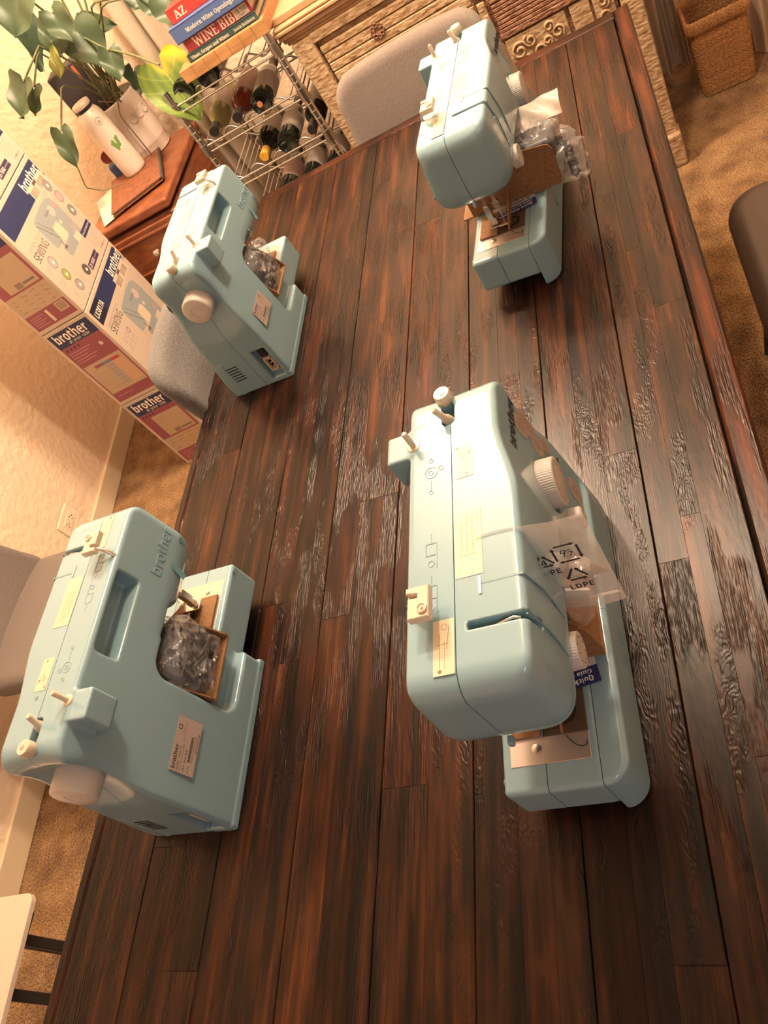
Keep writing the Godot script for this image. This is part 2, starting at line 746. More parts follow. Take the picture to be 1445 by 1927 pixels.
func make_materials() -> void:
	# rustic dark wood: colour (u across the grain 0.25 m, v along it 1 m)
	var n1 := noise(11, 1.0, 4)
	var n2 := noise(12, 1.0, 3)
	var n3 := noise(13, 1.0, 2)
	var stops := [lin(0.0085, 0.0052, 0.0042), lin(0.023, 0.0092, 0.0052), lin(0.046, 0.0162, 0.0072), lin(0.098, 0.031, 0.0095)]
	var W := 384
	var Hh := 1024
	var img := pixels(W, Hh, func(x: int, y: int) -> Color:
		# wrapped across so that the repeat does not show
		var a := TAU * x / W
		var ca := cos(a) * 0.9
		var sa := sin(a) * 0.9
		var v := float(y) / Hh
		var vy := absf(v * 2.0 - 1.0)
		var st := n1.get_noise_3d(ca * 4.5, sa * 4.5, vy * 1.6)
		var pa := n2.get_noise_3d(ca * 1.5 + 7.0, sa * 1.5, vy * 1.7 + n1.get_noise_2d(vy * 9.0, a) * 0.15)
		var gr := n3.get_noise_3d(ca * 24.0, sa * 24.0, vy * 4.0)
		var t := clampf(0.40 + st * 0.36 + pa * 0.75 + gr * 0.12, 0.0, 1.0) * 3.0
		var k := mini(int(t), 2)
		return stops[k].lerp(stops[k + 1], t - k))
	img.generate_mipmaps()
	var wt := ImageTexture.create_from_image(img)
	# relief: saw marks across and fibres along
	var r1 := noise(21, 1.0, 3)
	var r2 := noise(22, 1.0, 3)
	for variant in 2:
		var rel := pixels(512, 512, func(x: int, y: int) -> Color:
			var u := absf(x / 256.0 - 1.0)
			var v := absf(y / 256.0 - 1.0)
			var h := 0.0
			var patch := clampf(r2.get_noise_2d(u * 2.4 + variant * 9.0, v * 2.4) * 3.4 + 0.05, 0.0, 1.0)
			if variant == 0:
				var w := r1.get_noise_2d(u * 3.0, v * 5.0) * 3.0
				h = 0.5 + 0.5 * patch * r1.get_noise_2d(u * 5.0 + w * 0.2, v * 46.0 + w * 2.0)
				h += (0.06 + 0.16 * patch) * r2.get_noise_2d(u * 60.0, v * 14.0)
			else:
				h = 0.5 + 0.55 * patch * r1.get_noise_2d(u * 44.0, v * 9.0)
				h += (0.06 + 0.2 * patch) * r2.get_noise_2d(u * 18.0, v * 20.0)
			return Color(h, h, h))
		var rt := ImageTexture.create_from_image(rel)
		var m := mat("rustic wood %d" % variant, Color.WHITE, 0.31)
		m.albedo_texture = wt
		m.vertex_color_use_as_albedo = true
		m.metallic_specular = 0.30
		relief(m, rt, 0.11)
	# plain ones
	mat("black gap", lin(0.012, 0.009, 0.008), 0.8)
	mat("teal", lin(0.225, 0.358, 0.410), 0.13)
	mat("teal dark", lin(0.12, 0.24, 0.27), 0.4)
	mat("white plastic", lin(0.56, 0.52, 0.47), 0.35)
	mat("ivory plastic", lin(0.58, 0.49, 0.37), 0.38)
	mat("black plastic", lin(0.016, 0.016, 0.018), 0.4)
	mat("steel", lin(0.62, 0.60, 0.57), 0.28, 1.0)
	mat("dark steel", lin(0.25, 0.24, 0.23), 0.35, 1.0)
	mat("print black", lin(0.03, 0.03, 0.035), 0.6)

# ------------------------------------------------------------------ room shell
const WS := 0.1   # the left wall leans this much off the table's direction

func wall_x(z: float) -> float:
	return -2.242 - WS * z

func room() -> void:
	var wallm := mat("wall paint", lin(0.90, 0.72, 0.53), 0.85)
	relief(wallm, noise_tex(noise(31, 0.02, 4), 512), 0.35)
	wallm.uv1_triplanar = true
	wallm.uv1_world_triplanar = true
	wallm.uv1_scale = Vector3(2.2, 2.2, 2.2)
	var carpet := mat("carpet", Color.WHITE, 1.0)
	world_tex(carpet, noise_tex(noise(32, 0.012, 5), 512, [[0.0, 0.35, 0.6, 1.0], [lin(0.17, 0.085, 0.03), lin(0.30, 0.165, 0.065), lin(0.40, 0.235, 0.10), lin(0.52, 0.33, 0.155)]]), Vector3(1.3, 1.3, 1.3))
	carpet.detail_enabled = true
	carpet.detail_blend_mode = BaseMaterial3D.BLEND_MODE_MUL
	carpet.detail_albedo = noise_tex(noise(33, 0.09, 3), 512, [[0.2, 0.5, 0.8], [Color(0.45, 0.42, 0.38), Color(0.9, 0.88, 0.84), Color(1, 1, 1)]])
	carpet.detail_uv_layer = BaseMaterial3D.DETAIL_UV_2
	carpet.uv2_triplanar = true
	carpet.uv2_world_triplanar = true
	carpet.uv2_scale = Vector3(4, 4, 4)
	relief(carpet, noise_tex(noise(34, 0.12, 3), 512), 0.8)
	carpet.rim_enabled = true
	carpet.rim = 0.3
	var trimm := mat("trim paint", lin(0.74, 0.62, 0.44), 0.5)
	var b := Buf.new()
	b.box(Vector3(0.3, -0.05, -0.2), Vector3(7.0, 0.1, 7.0))
	struct("floor", b, carpet, "tan carpet with a mottled pile under the dining table")
	b = Buf.new()
	b.box(Vector3(0.3, CEIL + 0.05, -0.2), Vector3(7.0, 0.1, 7.0))
	struct("ceiling", b, mat("ceiling paint", lin(0.80, 0.74, 0.64), 0.9), "pale ceiling above the dining room")
	# left wall, turned a little
	var ang := atan(WS)
	var t := Transform3D(Basis(Vector3.UP, ang), Vector3(wall_x(-0.2), 0, -0.2))
	b = Buf.new()
	b.xf = t
	b.box(Vector3(-0.06, CEIL / 2, 0), Vector3(0.12, CEIL, 7.2))
	struct("wall_left", b, wallm, "peach painted wall with an orange-peel finish beside the stacked boxes")
	b = Buf.new()
	b.xf = t
	b.rbox(Vector3(0.006, 0.045, 0), Vector3(0.014, 0.09, 7.1), 0.005)
	struct("baseboard_left", b, trimm, "cream baseboard along the peach wall")
	b = Buf.new()
	b.box(Vector3(0.3, CEIL / 2, -3.21), Vector3(7.0, CEIL, 0.12))
	struct("wall_back", b, wallm, "peach wall behind the sideboard and wine rack")
	b = Buf.new()
	b.box(Vector3(3.3, CEIL / 2, -0.2), Vector3(0.12, CEIL, 7.0))
	struct("wall_right", b, wallm, "peach wall on the right of the dining room")
	b = Buf.new()
	b.box(Vector3(0.3, CEIL / 2, 3.0), Vector3(7.0, CEIL, 0.12))
	struct("wall_front", b, wallm, "peach wall behind the viewer")
	# power outlet on the left wall
	var o := thing("power_outlet", "cream double wall outlet plate low on the peach wall", "outlet", Vector3(wall_x(-1.46), 0.352, -1.46), ang)
	b = Buf.new()
	b.rbox(Vector3(0.003, 0, 0), Vector3(0.007, 0.072, 0.116), 0.003, 2)
	part(o, "cover_plate", b, mat("outlet plastic", lin(0.82, 0.66, 0.50), 0.4))
	b = Buf.new()
	b.rbox(Vector3(0.006, 0, 0), Vector3(0.004, 0.034, 0.068), 0.0015)
	part(o, "socket_face", b, mat("outlet plastic", Color.WHITE))
	b = Buf.new()
	for s in [-1, 1]:
		var c := Vector3(0.0075, 0, 0.019 * s)
		b.box(c + Vector3(0, 0.006, 0.004), Vector3(0.002, 0.002, 0.008))
		b.box(c + Vector3(0, -0.006, 0.004), Vector3(0.002, 0.002, 0.008))
		b.cyl(c + Vector3(-0.001, 0, -0.006), Vector3(1, 0, 0), 0.0024, 0.002, 8)
	part(o, "socket_slots", b, mat("black gap", Color.WHITE))

# ------------------------------------------------------------------ dining table
func table() -> void:
	var t := thing("dining_table", "long dark rustic dining table of joined planks with four sewing machines on it", "table", Vector3(0, 0, 0))
	var rng := RandomNumberGenerator.new()
	rng.seed = 7
	var edges := [-1.0505, -0.930, -0.800, -0.668, -0.535, -0.4015, -0.270, -0.138, -0.0225]
	var z0 := -2.043
	var z1 := 0.40
	# frame boards round the planks
	var tones := [Color(0.80, 0.74, 0.76), Color(1.0, 0.96, 0.95), Color(1.35, 1.12, 1.0), Color(0.62, 0.64, 0.68), Color(1.15, 0.86, 0.80), Color(1.75, 1.42, 1.15), Color(0.72, 0.78, 0.80), Color(1.25, 0.92, 0.82)]
	var mm := [mats["rustic wood 0"], mats["rustic wood 1"]]
	var frame := [[-0.0195, 0.0165, -2.083, 0.44], [-1.0745, -1.0535, -2.083, 0.44]]
	for f in frame:
		var b := Buf.new()
		b.col = Color(1.0, 0.78, 0.74)
		plank(b, f[0], f[1], f[2], f[3], TABLE_Y, 0.03, rng, 0.004)
		part(t, "side_board", b, mm[1], true)
	for f in [[-2.083, -2.0455], [0.4025, 0.44]]:
		var b := Buf.new()
		b.col = Color(1.15, 0.8, 0.74)
		plank(b, -1.0532, -0.0198, f[0], f[1], TABLE_Y, 0.03, rng, 0.003, true)
		part(t, "end_board", b, mm[1], true)
	for k in edges.size() - 1:
		var x0: float = edges[k] + 0.0005
		var x1: float = edges[k + 1] - 0.0005
		var cuts := [0.0]
		var ns := rng.randi_range(2, 3)
		for s in range(1, ns):
			cuts.append(float(s) / ns + rng.randf_range(-0.12, 0.12))
		cuts.append(1.0)
		for s in ns:
			var a: float = lerpf(x0, x1, cuts[s]) + (0.00008 if s else 0.0)
			var c: float = lerpf(x0, x1, cuts[s + 1]) - (0.00008 if s < ns - 1 else 0.0)
			var z := z0
			while z < z1 - 0.01:
				var len := rng.randf_range(0.45, 1.5)
				var ze := z + len
				if ze > z1 - 0.15:
					ze = z1
				var b := Buf.new()
				var tone: Color = tones[rng.randi() % tones.size()]
				var j := rng.randf_range(0.85, 1.15)
				b.col = Color(tone.r * j, tone.g * j, tone.b * j)
				plank(b, a, c, z + 0.0001, ze - 0.0001, TABLE_Y, 0.028, rng, 0.00025, false, 0.0012 if s == 0 else 0.0002, 0.0012 if s == ns - 1 else 0.0002)
				part(t, "plank", b, mm[0 if rng.randf() < 0.5 else 1], true)
				z = ze
	var b := Buf.new()
	b.box(Vector3(-0.529, TABLE_Y - 0.034, -0.82), Vector3(1.07, 0.014, 2.50))
	part(t, "under_board", b, mats["black gap"])
	b = Buf.new()
	b.col = Color(0.8, 0.7, 0.68)
	for s in [-1, 1]:
		b.box(Vector3(-0.529 + s * 0.44, 0.68, -0.82), Vector3(0.025, 0.09, 2.2))
		b.box(Vector3(-0.529, 0.68, -0.82 + s * 1.1), Vector3(0.88, 0.09, 0.025))
	part(t, "apron", b, mats["rustic wood 1"], true)
	for sx in [-1, 1]:
		for sz in [-1, 1]:
			b = Buf.new()
			b.col = Color(0.8, 0.7, 0.68)
			b.rbox(Vector3(-0.529 + sx * 0.44, 0.36, -0.82 + sz * 1.1), Vector3(0.085, 0.72, 0.085), 0.006)
			part(t, "leg", b, mats["rustic wood 1"], true)

# a plank with a chamfered top; u runs across the grain, v along it
func plank(b: Buf, x0: float, x1: float, z0: float, z1: float, y: float, th: float, rng: RandomNumberGenerator, ch: float, turned := false, cl := -1.0, cr := -1.0) -> void:
	cl = ch if cl < 0.0 else cl
	cr = ch if cr < 0.0 else cr
	var ou := rng.randf() * 4.0
	var ov := rng.randf() * 4.0
	var tuv := func(p: Vector3) -> Vector2:
		return Vector2(p.z / 0.25 + ou, p.x + ov) if turned else Vector2(p.x / 0.25 + ou, p.z + ov)
	var q := func(pts: Array, n: Vector3) -> void:
		var us := []
		for p in pts:
			us.append(tuv.call(p))
		b.face(pts, n.normalized(), us)
	var a := [Vector3(x0 + cl, y, z0 + ch), Vector3(x1 - cr, y, z0 + ch), Vector3(x1 - cr, y, z1 - ch), Vector3(x0 + cl, y, z1 - ch)]
	var c := [Vector3(x0, y - cl, z0), Vector3(x1, y - cr, z0), Vector3(x1, y - cr, z1), Vector3(x0, y - cl, z1)]
	var d := [Vector3(x0, y - th, z0), Vector3(x1, y - th, z0), Vector3(x1, y - th, z1), Vector3(x0, y - th, z1)]
	var ns := [Vector3(0, 0, -1), Vector3(1, 0, 0), Vector3(0, 0, 1), Vector3(-1, 0, 0)]
	q.call(a, Vector3.UP)
	for k in 4:
		var m := (k + 1) % 4
		q.call([c[k], c[m], a[m], a[k]], ns[k] + Vector3.UP)
		q.call([d[k], d[m], c[m], c[k]], ns[k])

# ------------------------------------------------------------------ sewing machines
# machine space: x = depth (front +), y = up, z = length (needle end +), standing on y = 0
static func mach(p: Vector3) -> float:
	var x := p.x
	var y := p.y
	var z := p.z
	# outline seen from the front
	var d2 := rect2(z, y, -0.206, 0.1785, -0.06, 0.322, 0.030)
	var thr := rect2(z, y, -0.052, 0.070, 0.05, 0.213, 0.024)
	var low := rect2(z, y, 0.052, 0.3, 0.0, 0.181, 0.004)
	d2 = maxf(d2, -minf(thr, low))
	d2 = maxf(d2, -y)
	# front: a leaning panel on the column, steeper on the arm
	var t := clampf((z + 0.13) / 0.10, 0.0, 1.0)
	t = t * t * (3.0 - 2.0 * t)
	var fc := maxf((x - 0.0385) * 0.9928 + (y - 0.32) * 0.1198, x - 0.073)
	var fa := smax((x - 0.054) * 0.979 + (y - 0.32) * 0.203, x - 0.0625, 0.012)
	var fr := lerpf(fc, fa, t)
	var bk := smax(-((x + 0.0685) * 0.9956 - (y - 0.32) * 0.0917), -0.0865 - x, 0.01)
	# the needle head is rounded at its end and below
	var e := smax(z - 0.1785, fr, 0.035)
	e = smax(e, bk, 0.02)
	if z > 0.0 and y > 0.15:
		var bot := -(y - 0.181)
		e = smax(e, bot, 0.055)
	var d := smax(d2, e, 0.007)
	# rear edge notch for carrying
	var notch := box3(p, Vector3(-0.088, 0.293, 0.001), Vector3(0.046, 0.0185, 0.060), 0.005)
	d = smax(d, -notch, 0.003)
	# spool pin block
	var blk := box3(p, Vector3(-0.072, 0.298, -0.1365), Vector3(0.026, 0.0225, 0.0205), 0.003)
	d = smin(d, blk, 0.004)
	# bobbin winder slot and take-up slot
	d = maxf(d, -box3(p, Vector3(-0.019, 0.32, -0.163), Vector3(0.0075, 0.02, 0.017), 0.006))
	d = maxf(d, -box3(p, Vector3(0.045, 0.32, 0.1115), Vector3(0.049, 0.030, 0.0038), 0.001))
	# dished end round the handwheel
	var dish := Vector3(x + 0.020, y - 0.240, z + 0.288).length() - 0.100
	d = smax(d, -dish, 0.030)
	# socket recess and dial seat
	d = smax(d, -box3(p, Vector3(-0.056, 0.052, -0.205), Vector3(0.017, 0.042, 0.016), 0.003), 0.002)
	var ds := sqrt((y - 0.205) ** 2 + (z + 0.117) ** 2) - 0.0345
	d = smax(d, -maxf(ds, 0.0475 - x), 0.003)
	# bed: free arm, front strip with its foot, rear plinth
	var arm := box3(p, Vector3(-0.0105, 0.0625, 0.05), Vector3(0.0555, 0.0335, 0.147), 0.006)
	var strip := rect2(x, z, 0.020, 0.073, -0.206, 0.197, 0.03)
	strip = smax(strip, maxf(y - 0.096, -y), 0.008)
	strip = maxf(strip, 0.043 - x)
	var pl := box3(p, Vector3(-0.066, 0.005, -0.075), Vector3(0.0215, 0.0085, 0.131), 0.003)
	pl = maxf(pl, -y)
	d = smin(d, pl, 0.003)
	d = smin(d, minf(arm, strip), 0.006)
	return d

func body_meshes() -> Array:
	var m := nets(mach, Vector3(-0.110, -0.006, -0.216), Vector3(0.086, 0.332, 0.206), 0.003, 1)
	var s := split(m, Plane(Vector3(1, 0, 0), -0.0155))
	# the strip in front of the bed comes off on its own
	var f := split(s[0], Plane(Vector3(0, 1, 0), 0.125), 0.0, 0.0)
	var g := split(f[1], Plane(Vector3(0, 0, 1), -0.004), 0.0003, 0.002)
	var h := split(g[0], Plane(Vector3(1, 0, 0), 0.0435), 0.0004, 0.003)
	var front := join([f[0], g[1], h[1]])
	return [soup_mesh(front, mats["teal"]), soup_mesh(s[1], mats["teal"]), soup_mesh(h[0], mats["teal"])]

func join(a: Array) -> Array:
	var vs := PackedVector3Array()
	var ns := PackedVector3Array()
	var tr := PackedInt32Array()
	for m in a:
		var base := vs.size()
		vs.append_array(m[0])
		ns.append_array(m[1])
		for k in m[2]:
			tr.append(k + base)
	return [vs, ns, tr]

func text_part(parent: Node, called: String, s: String, t: Transform3D, h: float, material: Material, bold := true, depth := 0.0006) -> MeshInstance3D:
	var o := obj(called, text_mesh(s, bold, false, depth / h), parent)
	o.material_override = material
	o.transform = t * Transform3D(Basis.from_scale(Vector3(h, h, h)), Vector3.ZERO)
	return o

# a card lying at t (x right, y up on it, z outward) with a picture
func card(parent: Node, called: String, img: Image, key: String, t: Transform3D, w: float, h: float, rough := 0.45, th := 0.0004) -> MeshInstance3D:
	var b := Buf.new()
	b.xf = t
	b.face([Vector3(-w / 2, -h / 2, th), Vector3(w / 2, -h / 2, th), Vector3(w / 2, h / 2, th), Vector3(-w / 2, h / 2, th)], Vector3(0, 0, 1), [Vector2(0, 1), Vector2(1, 1), Vector2(1, 0), Vector2(0, 0)])
	for e in [[-1, -1, 1, -1, 0, -1], [1, -1, 1, 1, 1, 0], [1, 1, -1, 1, 0, 1], [-1, 1, -1, -1, -1, 0]]:
		b.face([Vector3(e[0] * w / 2, e[1] * h / 2, 0), Vector3(e[2] * w / 2, e[3] * h / 2, 0), Vector3(e[2] * w / 2, e[3] * h / 2, th), Vector3(e[0] * w / 2, e[1] * h / 2, th)], Vector3(e[4], e[5], 0), [Vector2(0.02, 0.02), Vector2(0.02, 0.02), Vector2(0.02, 0.02), Vector2(0.02, 0.02)])
	return part(parent, called, b, image_mat(key, img, rough) if not mats.has(key) else mats[key])

func axes(x: Vector3, y: Vector3, at: Vector3) -> Transform3D:
	return Transform3D(Basis(x.normalized(), y.normalized(), x.cross(y).normalized()), at)

func blank(w: int, h: int, c: Color) -> Image:
	var i := Image.create(w, h, false, Image.FORMAT_RGB8)
	i.fill(c)
	return i

func machines() -> void:
	var t := thing("sewing_machine", "", "sewing machine", Vector3.ZERO, 0.0, "pale blue sewing machines on the dark table")
	var teal: Material = mats["teal"]
	var white: Material = mats["white plastic"]
	var ivory: Material = mats["ivory plastic"]
	var steel: Material = mats["steel"]
	var bm := body_meshes()
	obj("front_shell", bm[0], t)
	obj("rear_shell", bm[1], t)
	obj("bed_strip", bm[2], t)
	# dark inside, seen through seams and slots
	var b := Buf.new()
	b.rbox(Vector3(0.0, 0.150, -0.122), Vector3(0.062, 0.27, 0.105), 0.01)
	b.rbox(Vector3(0.006, 0.250, 0.04), Vector3(0.066, 0.072, 0.22), 0.01)
	b.rbox(Vector3(-0.01, 0.062, 0.05), Vector3(0.095, 0.05, 0.26), 0.008)
	part(t, "inner_frame", b, mats["black plastic"])
	# handwheel
	b = Buf.new()
	b.lathe(Vector3(-0.021, 0.241, -0.184), Vector3(0, 0, -1), [[0.0, 0.0], [0.0310, 0.0], [0.0310, 0.003], [0.0305, 0.033], [0.0295, 0.0362], [0.0275, 0.0375], [0.012, 0.0375], [0.0115, 0.0368], [0.0105, 0.0368], [0.010, 0.0375], [0.0, 0.0375]], 56)
	part(t, "handwheel", b, white)
	# bobbin winder: leaning peg and round stopper with a screw
	b = Buf.new()
	b.lathe(Vector3(-0.019, 0.312, -0.157), Vector3(-0.25, 1, 0.12), [[0.0, 0.0], [0.0068, 0.0], [0.0062, 0.010], [0.0040, 0.014], [0.0036, 0.031], [0.0028, 0.033], [0.0, 0.033]], 20)
	part(t, "winder_peg", b, ivory)
	b = Buf.new()
	b.lathe(Vector3(-0.022, 0.319, -0.187), Vector3.UP, [[0.0, 0.0], [0.009, 0.0], [0.0105, 0.003], [0.0105, 0.012], [0.0095, 0.0145], [0.0, 0.0145]], 28)
	var ws := part(t, "winder_stopper", b, ivory)
	b = Buf.new()
	b.cyl(Vector3(-0.0205, 0.3332, -0.186), Vector3.UP, 0.0036, 0.0012, 16, 0.0004)
	part(ws, "screw", b, steel)
	# spool pin
	b = Buf.new()
	b.lathe(Vector3(-0.062, 0.320, -0.130), Vector3.UP, [[0.0, 0.0], [0.0082, 0.0], [0.0082, 0.002], [0.0075, 0.003], [0.0034, 0.0035], [0.0034, 0.025], [0.0026, 0.0265], [0.0, 0.0265]], 24)
	part(t, "spool_pin", b, ivory)
	# thread guide: a notched block on a metal stem
	b = Buf.new()
	var gp := PackedVector2Array([Vector2(-0.014, -0.018), Vector2(0.008, -0.018), Vector2(0.008, 0.016), Vector2(-0.016, 0.016), Vector2(-0.016, 0.010), Vector2(-0.004, 0.008), Vector2(-0.004, 0.004), Vector2(-0.014, 0.004)])
	b.prism(gp, Transform3D(Basis(Vector3(1, 0, 0), Vector3(0, 0, -1), Vector3(0, 1, 0)), Vector3(-0.038, 0.340, 0.090)), 0.009, 0.001)
	var tg := part(t, "thread_guide", b, ivory)
	b = Buf.new()
	b.lathe(Vector3(-0.036, 0.3485, 0.099), Vector3.UP, [[0.0, 0.0], [0.0052, 0.0], [0.0052, 0.0025], [0.0040, 0.0030], [0.0038, 0.0020], [0.0015, 0.0020], [0.0012, 0.0035], [0.0, 0.0035]], 20)
	part(tg, "guide_disc", b, ivory)
	b = Buf.new()
	b.tube([Vector3(-0.040, 0.344, 0.086), Vector3(-0.050, 0.340, 0.084), Vector3(-0.062, 0.328, 0.081), Vector3(-0.066, 0.312, 0.079)], 0.0028, 10)
	part(tg, "guide_stem", b, steel)
	# dark inlays for small openings and slits, their shade put into the colour
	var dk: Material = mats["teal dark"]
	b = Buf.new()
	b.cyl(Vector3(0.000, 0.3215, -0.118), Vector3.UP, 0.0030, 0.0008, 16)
	part(t, "lock_hole_shade", b, dk)
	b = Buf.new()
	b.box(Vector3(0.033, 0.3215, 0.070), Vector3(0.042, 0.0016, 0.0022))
	part(t, "thread_slot_shade", b, dk)
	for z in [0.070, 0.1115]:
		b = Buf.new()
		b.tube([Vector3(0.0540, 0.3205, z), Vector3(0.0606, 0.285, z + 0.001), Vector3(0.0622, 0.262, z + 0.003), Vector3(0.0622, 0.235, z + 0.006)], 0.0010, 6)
		part(t, "thread_crease_shade", b, dk)
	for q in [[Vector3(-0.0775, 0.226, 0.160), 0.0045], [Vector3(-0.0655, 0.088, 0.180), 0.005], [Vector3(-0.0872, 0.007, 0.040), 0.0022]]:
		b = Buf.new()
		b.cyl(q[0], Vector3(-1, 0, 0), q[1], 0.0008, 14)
		part(t, "screw_hole_shade", b, dk)
	b = Buf.new()
	b.box(Vector3(0.011, 0.3226, 0.072), Vector3(0.0026, 0.0012, 0.019))
	part(t, "wire_clip", b, steel)
	b = Buf.new()
	b.tube([Vector3(0.022, 0.312, 0.111), Vector3(0.030, 0.316, 0.112), Vector3(0.040, 0.318, 0.111), Vector3(0.046, 0.315, 0.111)], 0.0016, 8)
	part(t, "thread_lever", b, steel)
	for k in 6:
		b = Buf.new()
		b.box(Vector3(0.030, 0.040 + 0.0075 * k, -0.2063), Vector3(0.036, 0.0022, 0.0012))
		part(t, "vent_slit_shade", b, mats["black gap"])  # dark bar on the end face, the slit shade put in its colour
	# mains switch and socket in the recess
	b = Buf.new()
	b.rbox(Vector3(-0.056, 0.078, -0.192), Vector3(0.017, 0.024, 0.012), 0.002)
	part(t, "power_switch", b, mats["black plastic"])
	b = Buf.new()
	for s in [[0.0, 0.0145, 0.020, 0.003], [0.0, -0.0195, 0.020, 0.003], [-0.0085, -0.0025, 0.003, 0.037], [0.0085, -0.0025, 0.003, 0.037]]:
		b.box(Vector3(-0.056 + s[0], 0.046 + s[1], -0.192), Vector3(s[2], s[3], 0.012))
	b.box(Vector3(-0.056, 0.046, -0.188), Vector3(0.017, 0.034, 0.002))
	for k in 3:
		b.cyl(Vector3(-0.056, 0.034 + 0.010 * k, -0.188), Vector3(0, 0, -1), 0.002, 0.006, 10)
	part(t, "power_socket", b, mat("socket beige", lin(0.72, 0.52, 0.30), 0.5))
	# stitch dial with its fluted rim
	var rows := []
	var dp := Vector3(0.046, 0.205, -0.117)
	for q in [[0.0, 0.031], [0.021, 0.0300]]:
		var row := []
		for k in 192:
			var a := TAU * k / 192
			var r: float = q[1] - (0.0008 if k % 3 == 0 else 0.0)
			row.append(dp + Vector3(q[0], cos(a) * r, sin(a) * r))
		rows.append(row)
	b = Buf.new()
	b.grid(rows, true, false, true)
	b.lathe(dp, Vector3(1, 0, 0), [[0.0297, 0.021], [0.0290, 0.0218], [0.0275, 0.0222], [0.0, 0.0222]], 48)
	var dial := part(t, "stitch_dial", b, white)
	b = Buf.new()
	for k in 17:
		var a := TAU * k / 17.0
		var c := Vector3(0.0684, 0.205 + cos(a) * 0.023, -0.117 + sin(a) * 0.023)
		var dirv := Vector3(0, cos(a), sin(a))
		var sd := dirv.cross(Vector3(1, 0, 0))
		for j in 3:
			var q0 := c + dirv * (j * 0.0022 - 0.003) + sd * (0.0008 if (j + k) % 2 else -0.0008)
			b.face([q0 - sd * 0.001 - dirv * 0.0008, q0 + sd * 0.001 - dirv * 0.0004, q0 + sd * 0.0008 + dirv * 0.0008, q0 - sd * 0.0008 + dirv * 0.0006], Vector3(1, 0, 0))
	part(dial, "stitch_marks", b, mat("print brown", lin(0.22, 0.12, 0.07), 0.6))
	# tension dial
	rows = []
	dp = Vector3(0.055, 0.205, 0.098)
	for q in [[0.0, 0.0195], [0.012, 0.0188]]:
		var row := []
		for k in 120:
			var a := TAU * k / 120
			var r: float = q[1] - (0.0007 if k % 3 == 0 else 0.0)
			row.append(dp + Vector3(q[0], cos(a) * r, sin(a) * r))
		rows.append(row)
	b = Buf.new()
	b.grid(rows, true, false, true)
	b.lathe(dp, Vector3(1, 0, 0), [[0.0186, 0.012], [0.0178, 0.0128], [0.0, 0.0128]], 40)
	var td := part(t, "tension_dial", b, white)
	b = Buf.new()
	for k in 9:
		var a := TAU * k / 9.0
		b.box(Vector3(0.0678, 0.205 + cos(a) * 0.0135, 0.098 + sin(a) * 0.0135), Vector3(0.0004, 0.0028, 0.0012))
	part(td, "number_marks", b, mats["print black"])
	# reverse lever
	b = Buf.new()
	b.rbox(Vector3(0.062, 0.140, -0.106), Vector3(0.026, 0.028, 0.018), 0.004, 2)
	part(t, "reverse_lever", b, white)
	# needle plate, clear bobbin cover, screw
	b = Buf.new()
	b.rbox(Vector3(-0.010, 0.0962, 0.1525), Vector3(0.091, 0.0016, 0.030), 0.0007)
	b.rbox(Vector3(-0.036, 0.0962, 0.110), Vector3(0.039, 0.0016, 0.056), 0.0007)
	b.rbox(Vector3(-0.010, 0.0962, 0.073), Vector3(0.091, 0.0016, 0.018), 0.0007)
	var np := part(t, "needle_plate", b, mat("plate", lin(0.60, 0.53, 0.50), 0.32, 0.75))
	b = Buf.new()
	b.cyl(Vector3(-0.024, 0.0970, 0.150), Vector3.UP, 0.0055, 0.0016, 20, 0.0005)
	part(np, "plate_screw", b, steel)
	b = Buf.new()
	var arc := []
	for k in 14:
		var u := k / 13.0
		arc.append(Vector3(0.010 + 0.022 * u, 0.0973, 0.140 + 0.014 * sin(PI * 0.62 * u)))
	arc.append(Vector3(0.0325, 0.0973, 0.148))
	b.tube(arc, 0.0006, 6)
	part(np, "thread_mark", b, mats["print black"])
	b = Buf.new()
	b.rbox(Vector3(0.010, 0.0962, 0.110), Vector3(0.050, 0.0016, 0.0545), 0.0007)
	part(t, "bobbin_cover", b, mat("smoke cover", lin(0.10, 0.065, 0.04), 0.2))
	b = Buf.new()
	b.lathe(Vector3(0.010, 0.0968, 0.112), Vector3.UP, [[0.0, 0.0], [0.010, 0.0], [0.010, 0.0006], [0.014, 0.0006], [0.014, 0.0003], [0.0150, 0.0003]], 28)
	part(t, "bobbin_ring", b, mat("bobbin dark", lin(0.03, 0.022, 0.016), 0.3))
	# presser bar, foot and needle
	b = Buf.new()
	b.cyl(Vector3(-0.018, 0.125, 0.120), Vector3.UP, 0.0035, 0.075, 14)
	b.rbox(Vector3(-0.018, 0.138, 0.121), Vector3(0.011, 0.026, 0.012), 0.001)
	b.rbox(Vector3(-0.016, 0.118, 0.120), Vector3(0.012, 0.014, 0.010), 0.001)
	b.rbox(Vector3(-0.008, 0.1085, 0.120), Vector3(0.034, 0.0024, 0.018), 0.001)
	b.rbox(Vector3(0.000, 0.1065, 0.120), Vector3(0.020, 0.0024, 0.018), 0.001)
	b.cyl(Vector3(0.000, 0.140, 0.118), Vector3.UP, 0.003, 0.06, 12)
	b.rbox(Vector3(0.001, 0.148, 0.118), Vector3(0.012, 0.014, 0.012), 0.002)
	b.lathe(Vector3(0.000, 0.108, 0.118), Vector3.UP, [[0.0002, 0.0], [0.0006, 0.004], [0.0007, 0.032]], 8)
	part(t, "presser_foot", b, steel)
	b = Buf.new()
	b.rbox(Vector3(-0.0155, 0.196, 0.1755), Vector3(0.006, 0.010, 0.010), 0.002)
	part(t, "thread_cutter", b, teal)
	top_stickers(t)
	emboss(t)
	# maker's name raised on the back and printed on the front
	var bn := Vector3(-0.9957, 0.0917, 0).normalized()
	var by := Vector3(0.0917, 0.9957, 0).normalized()
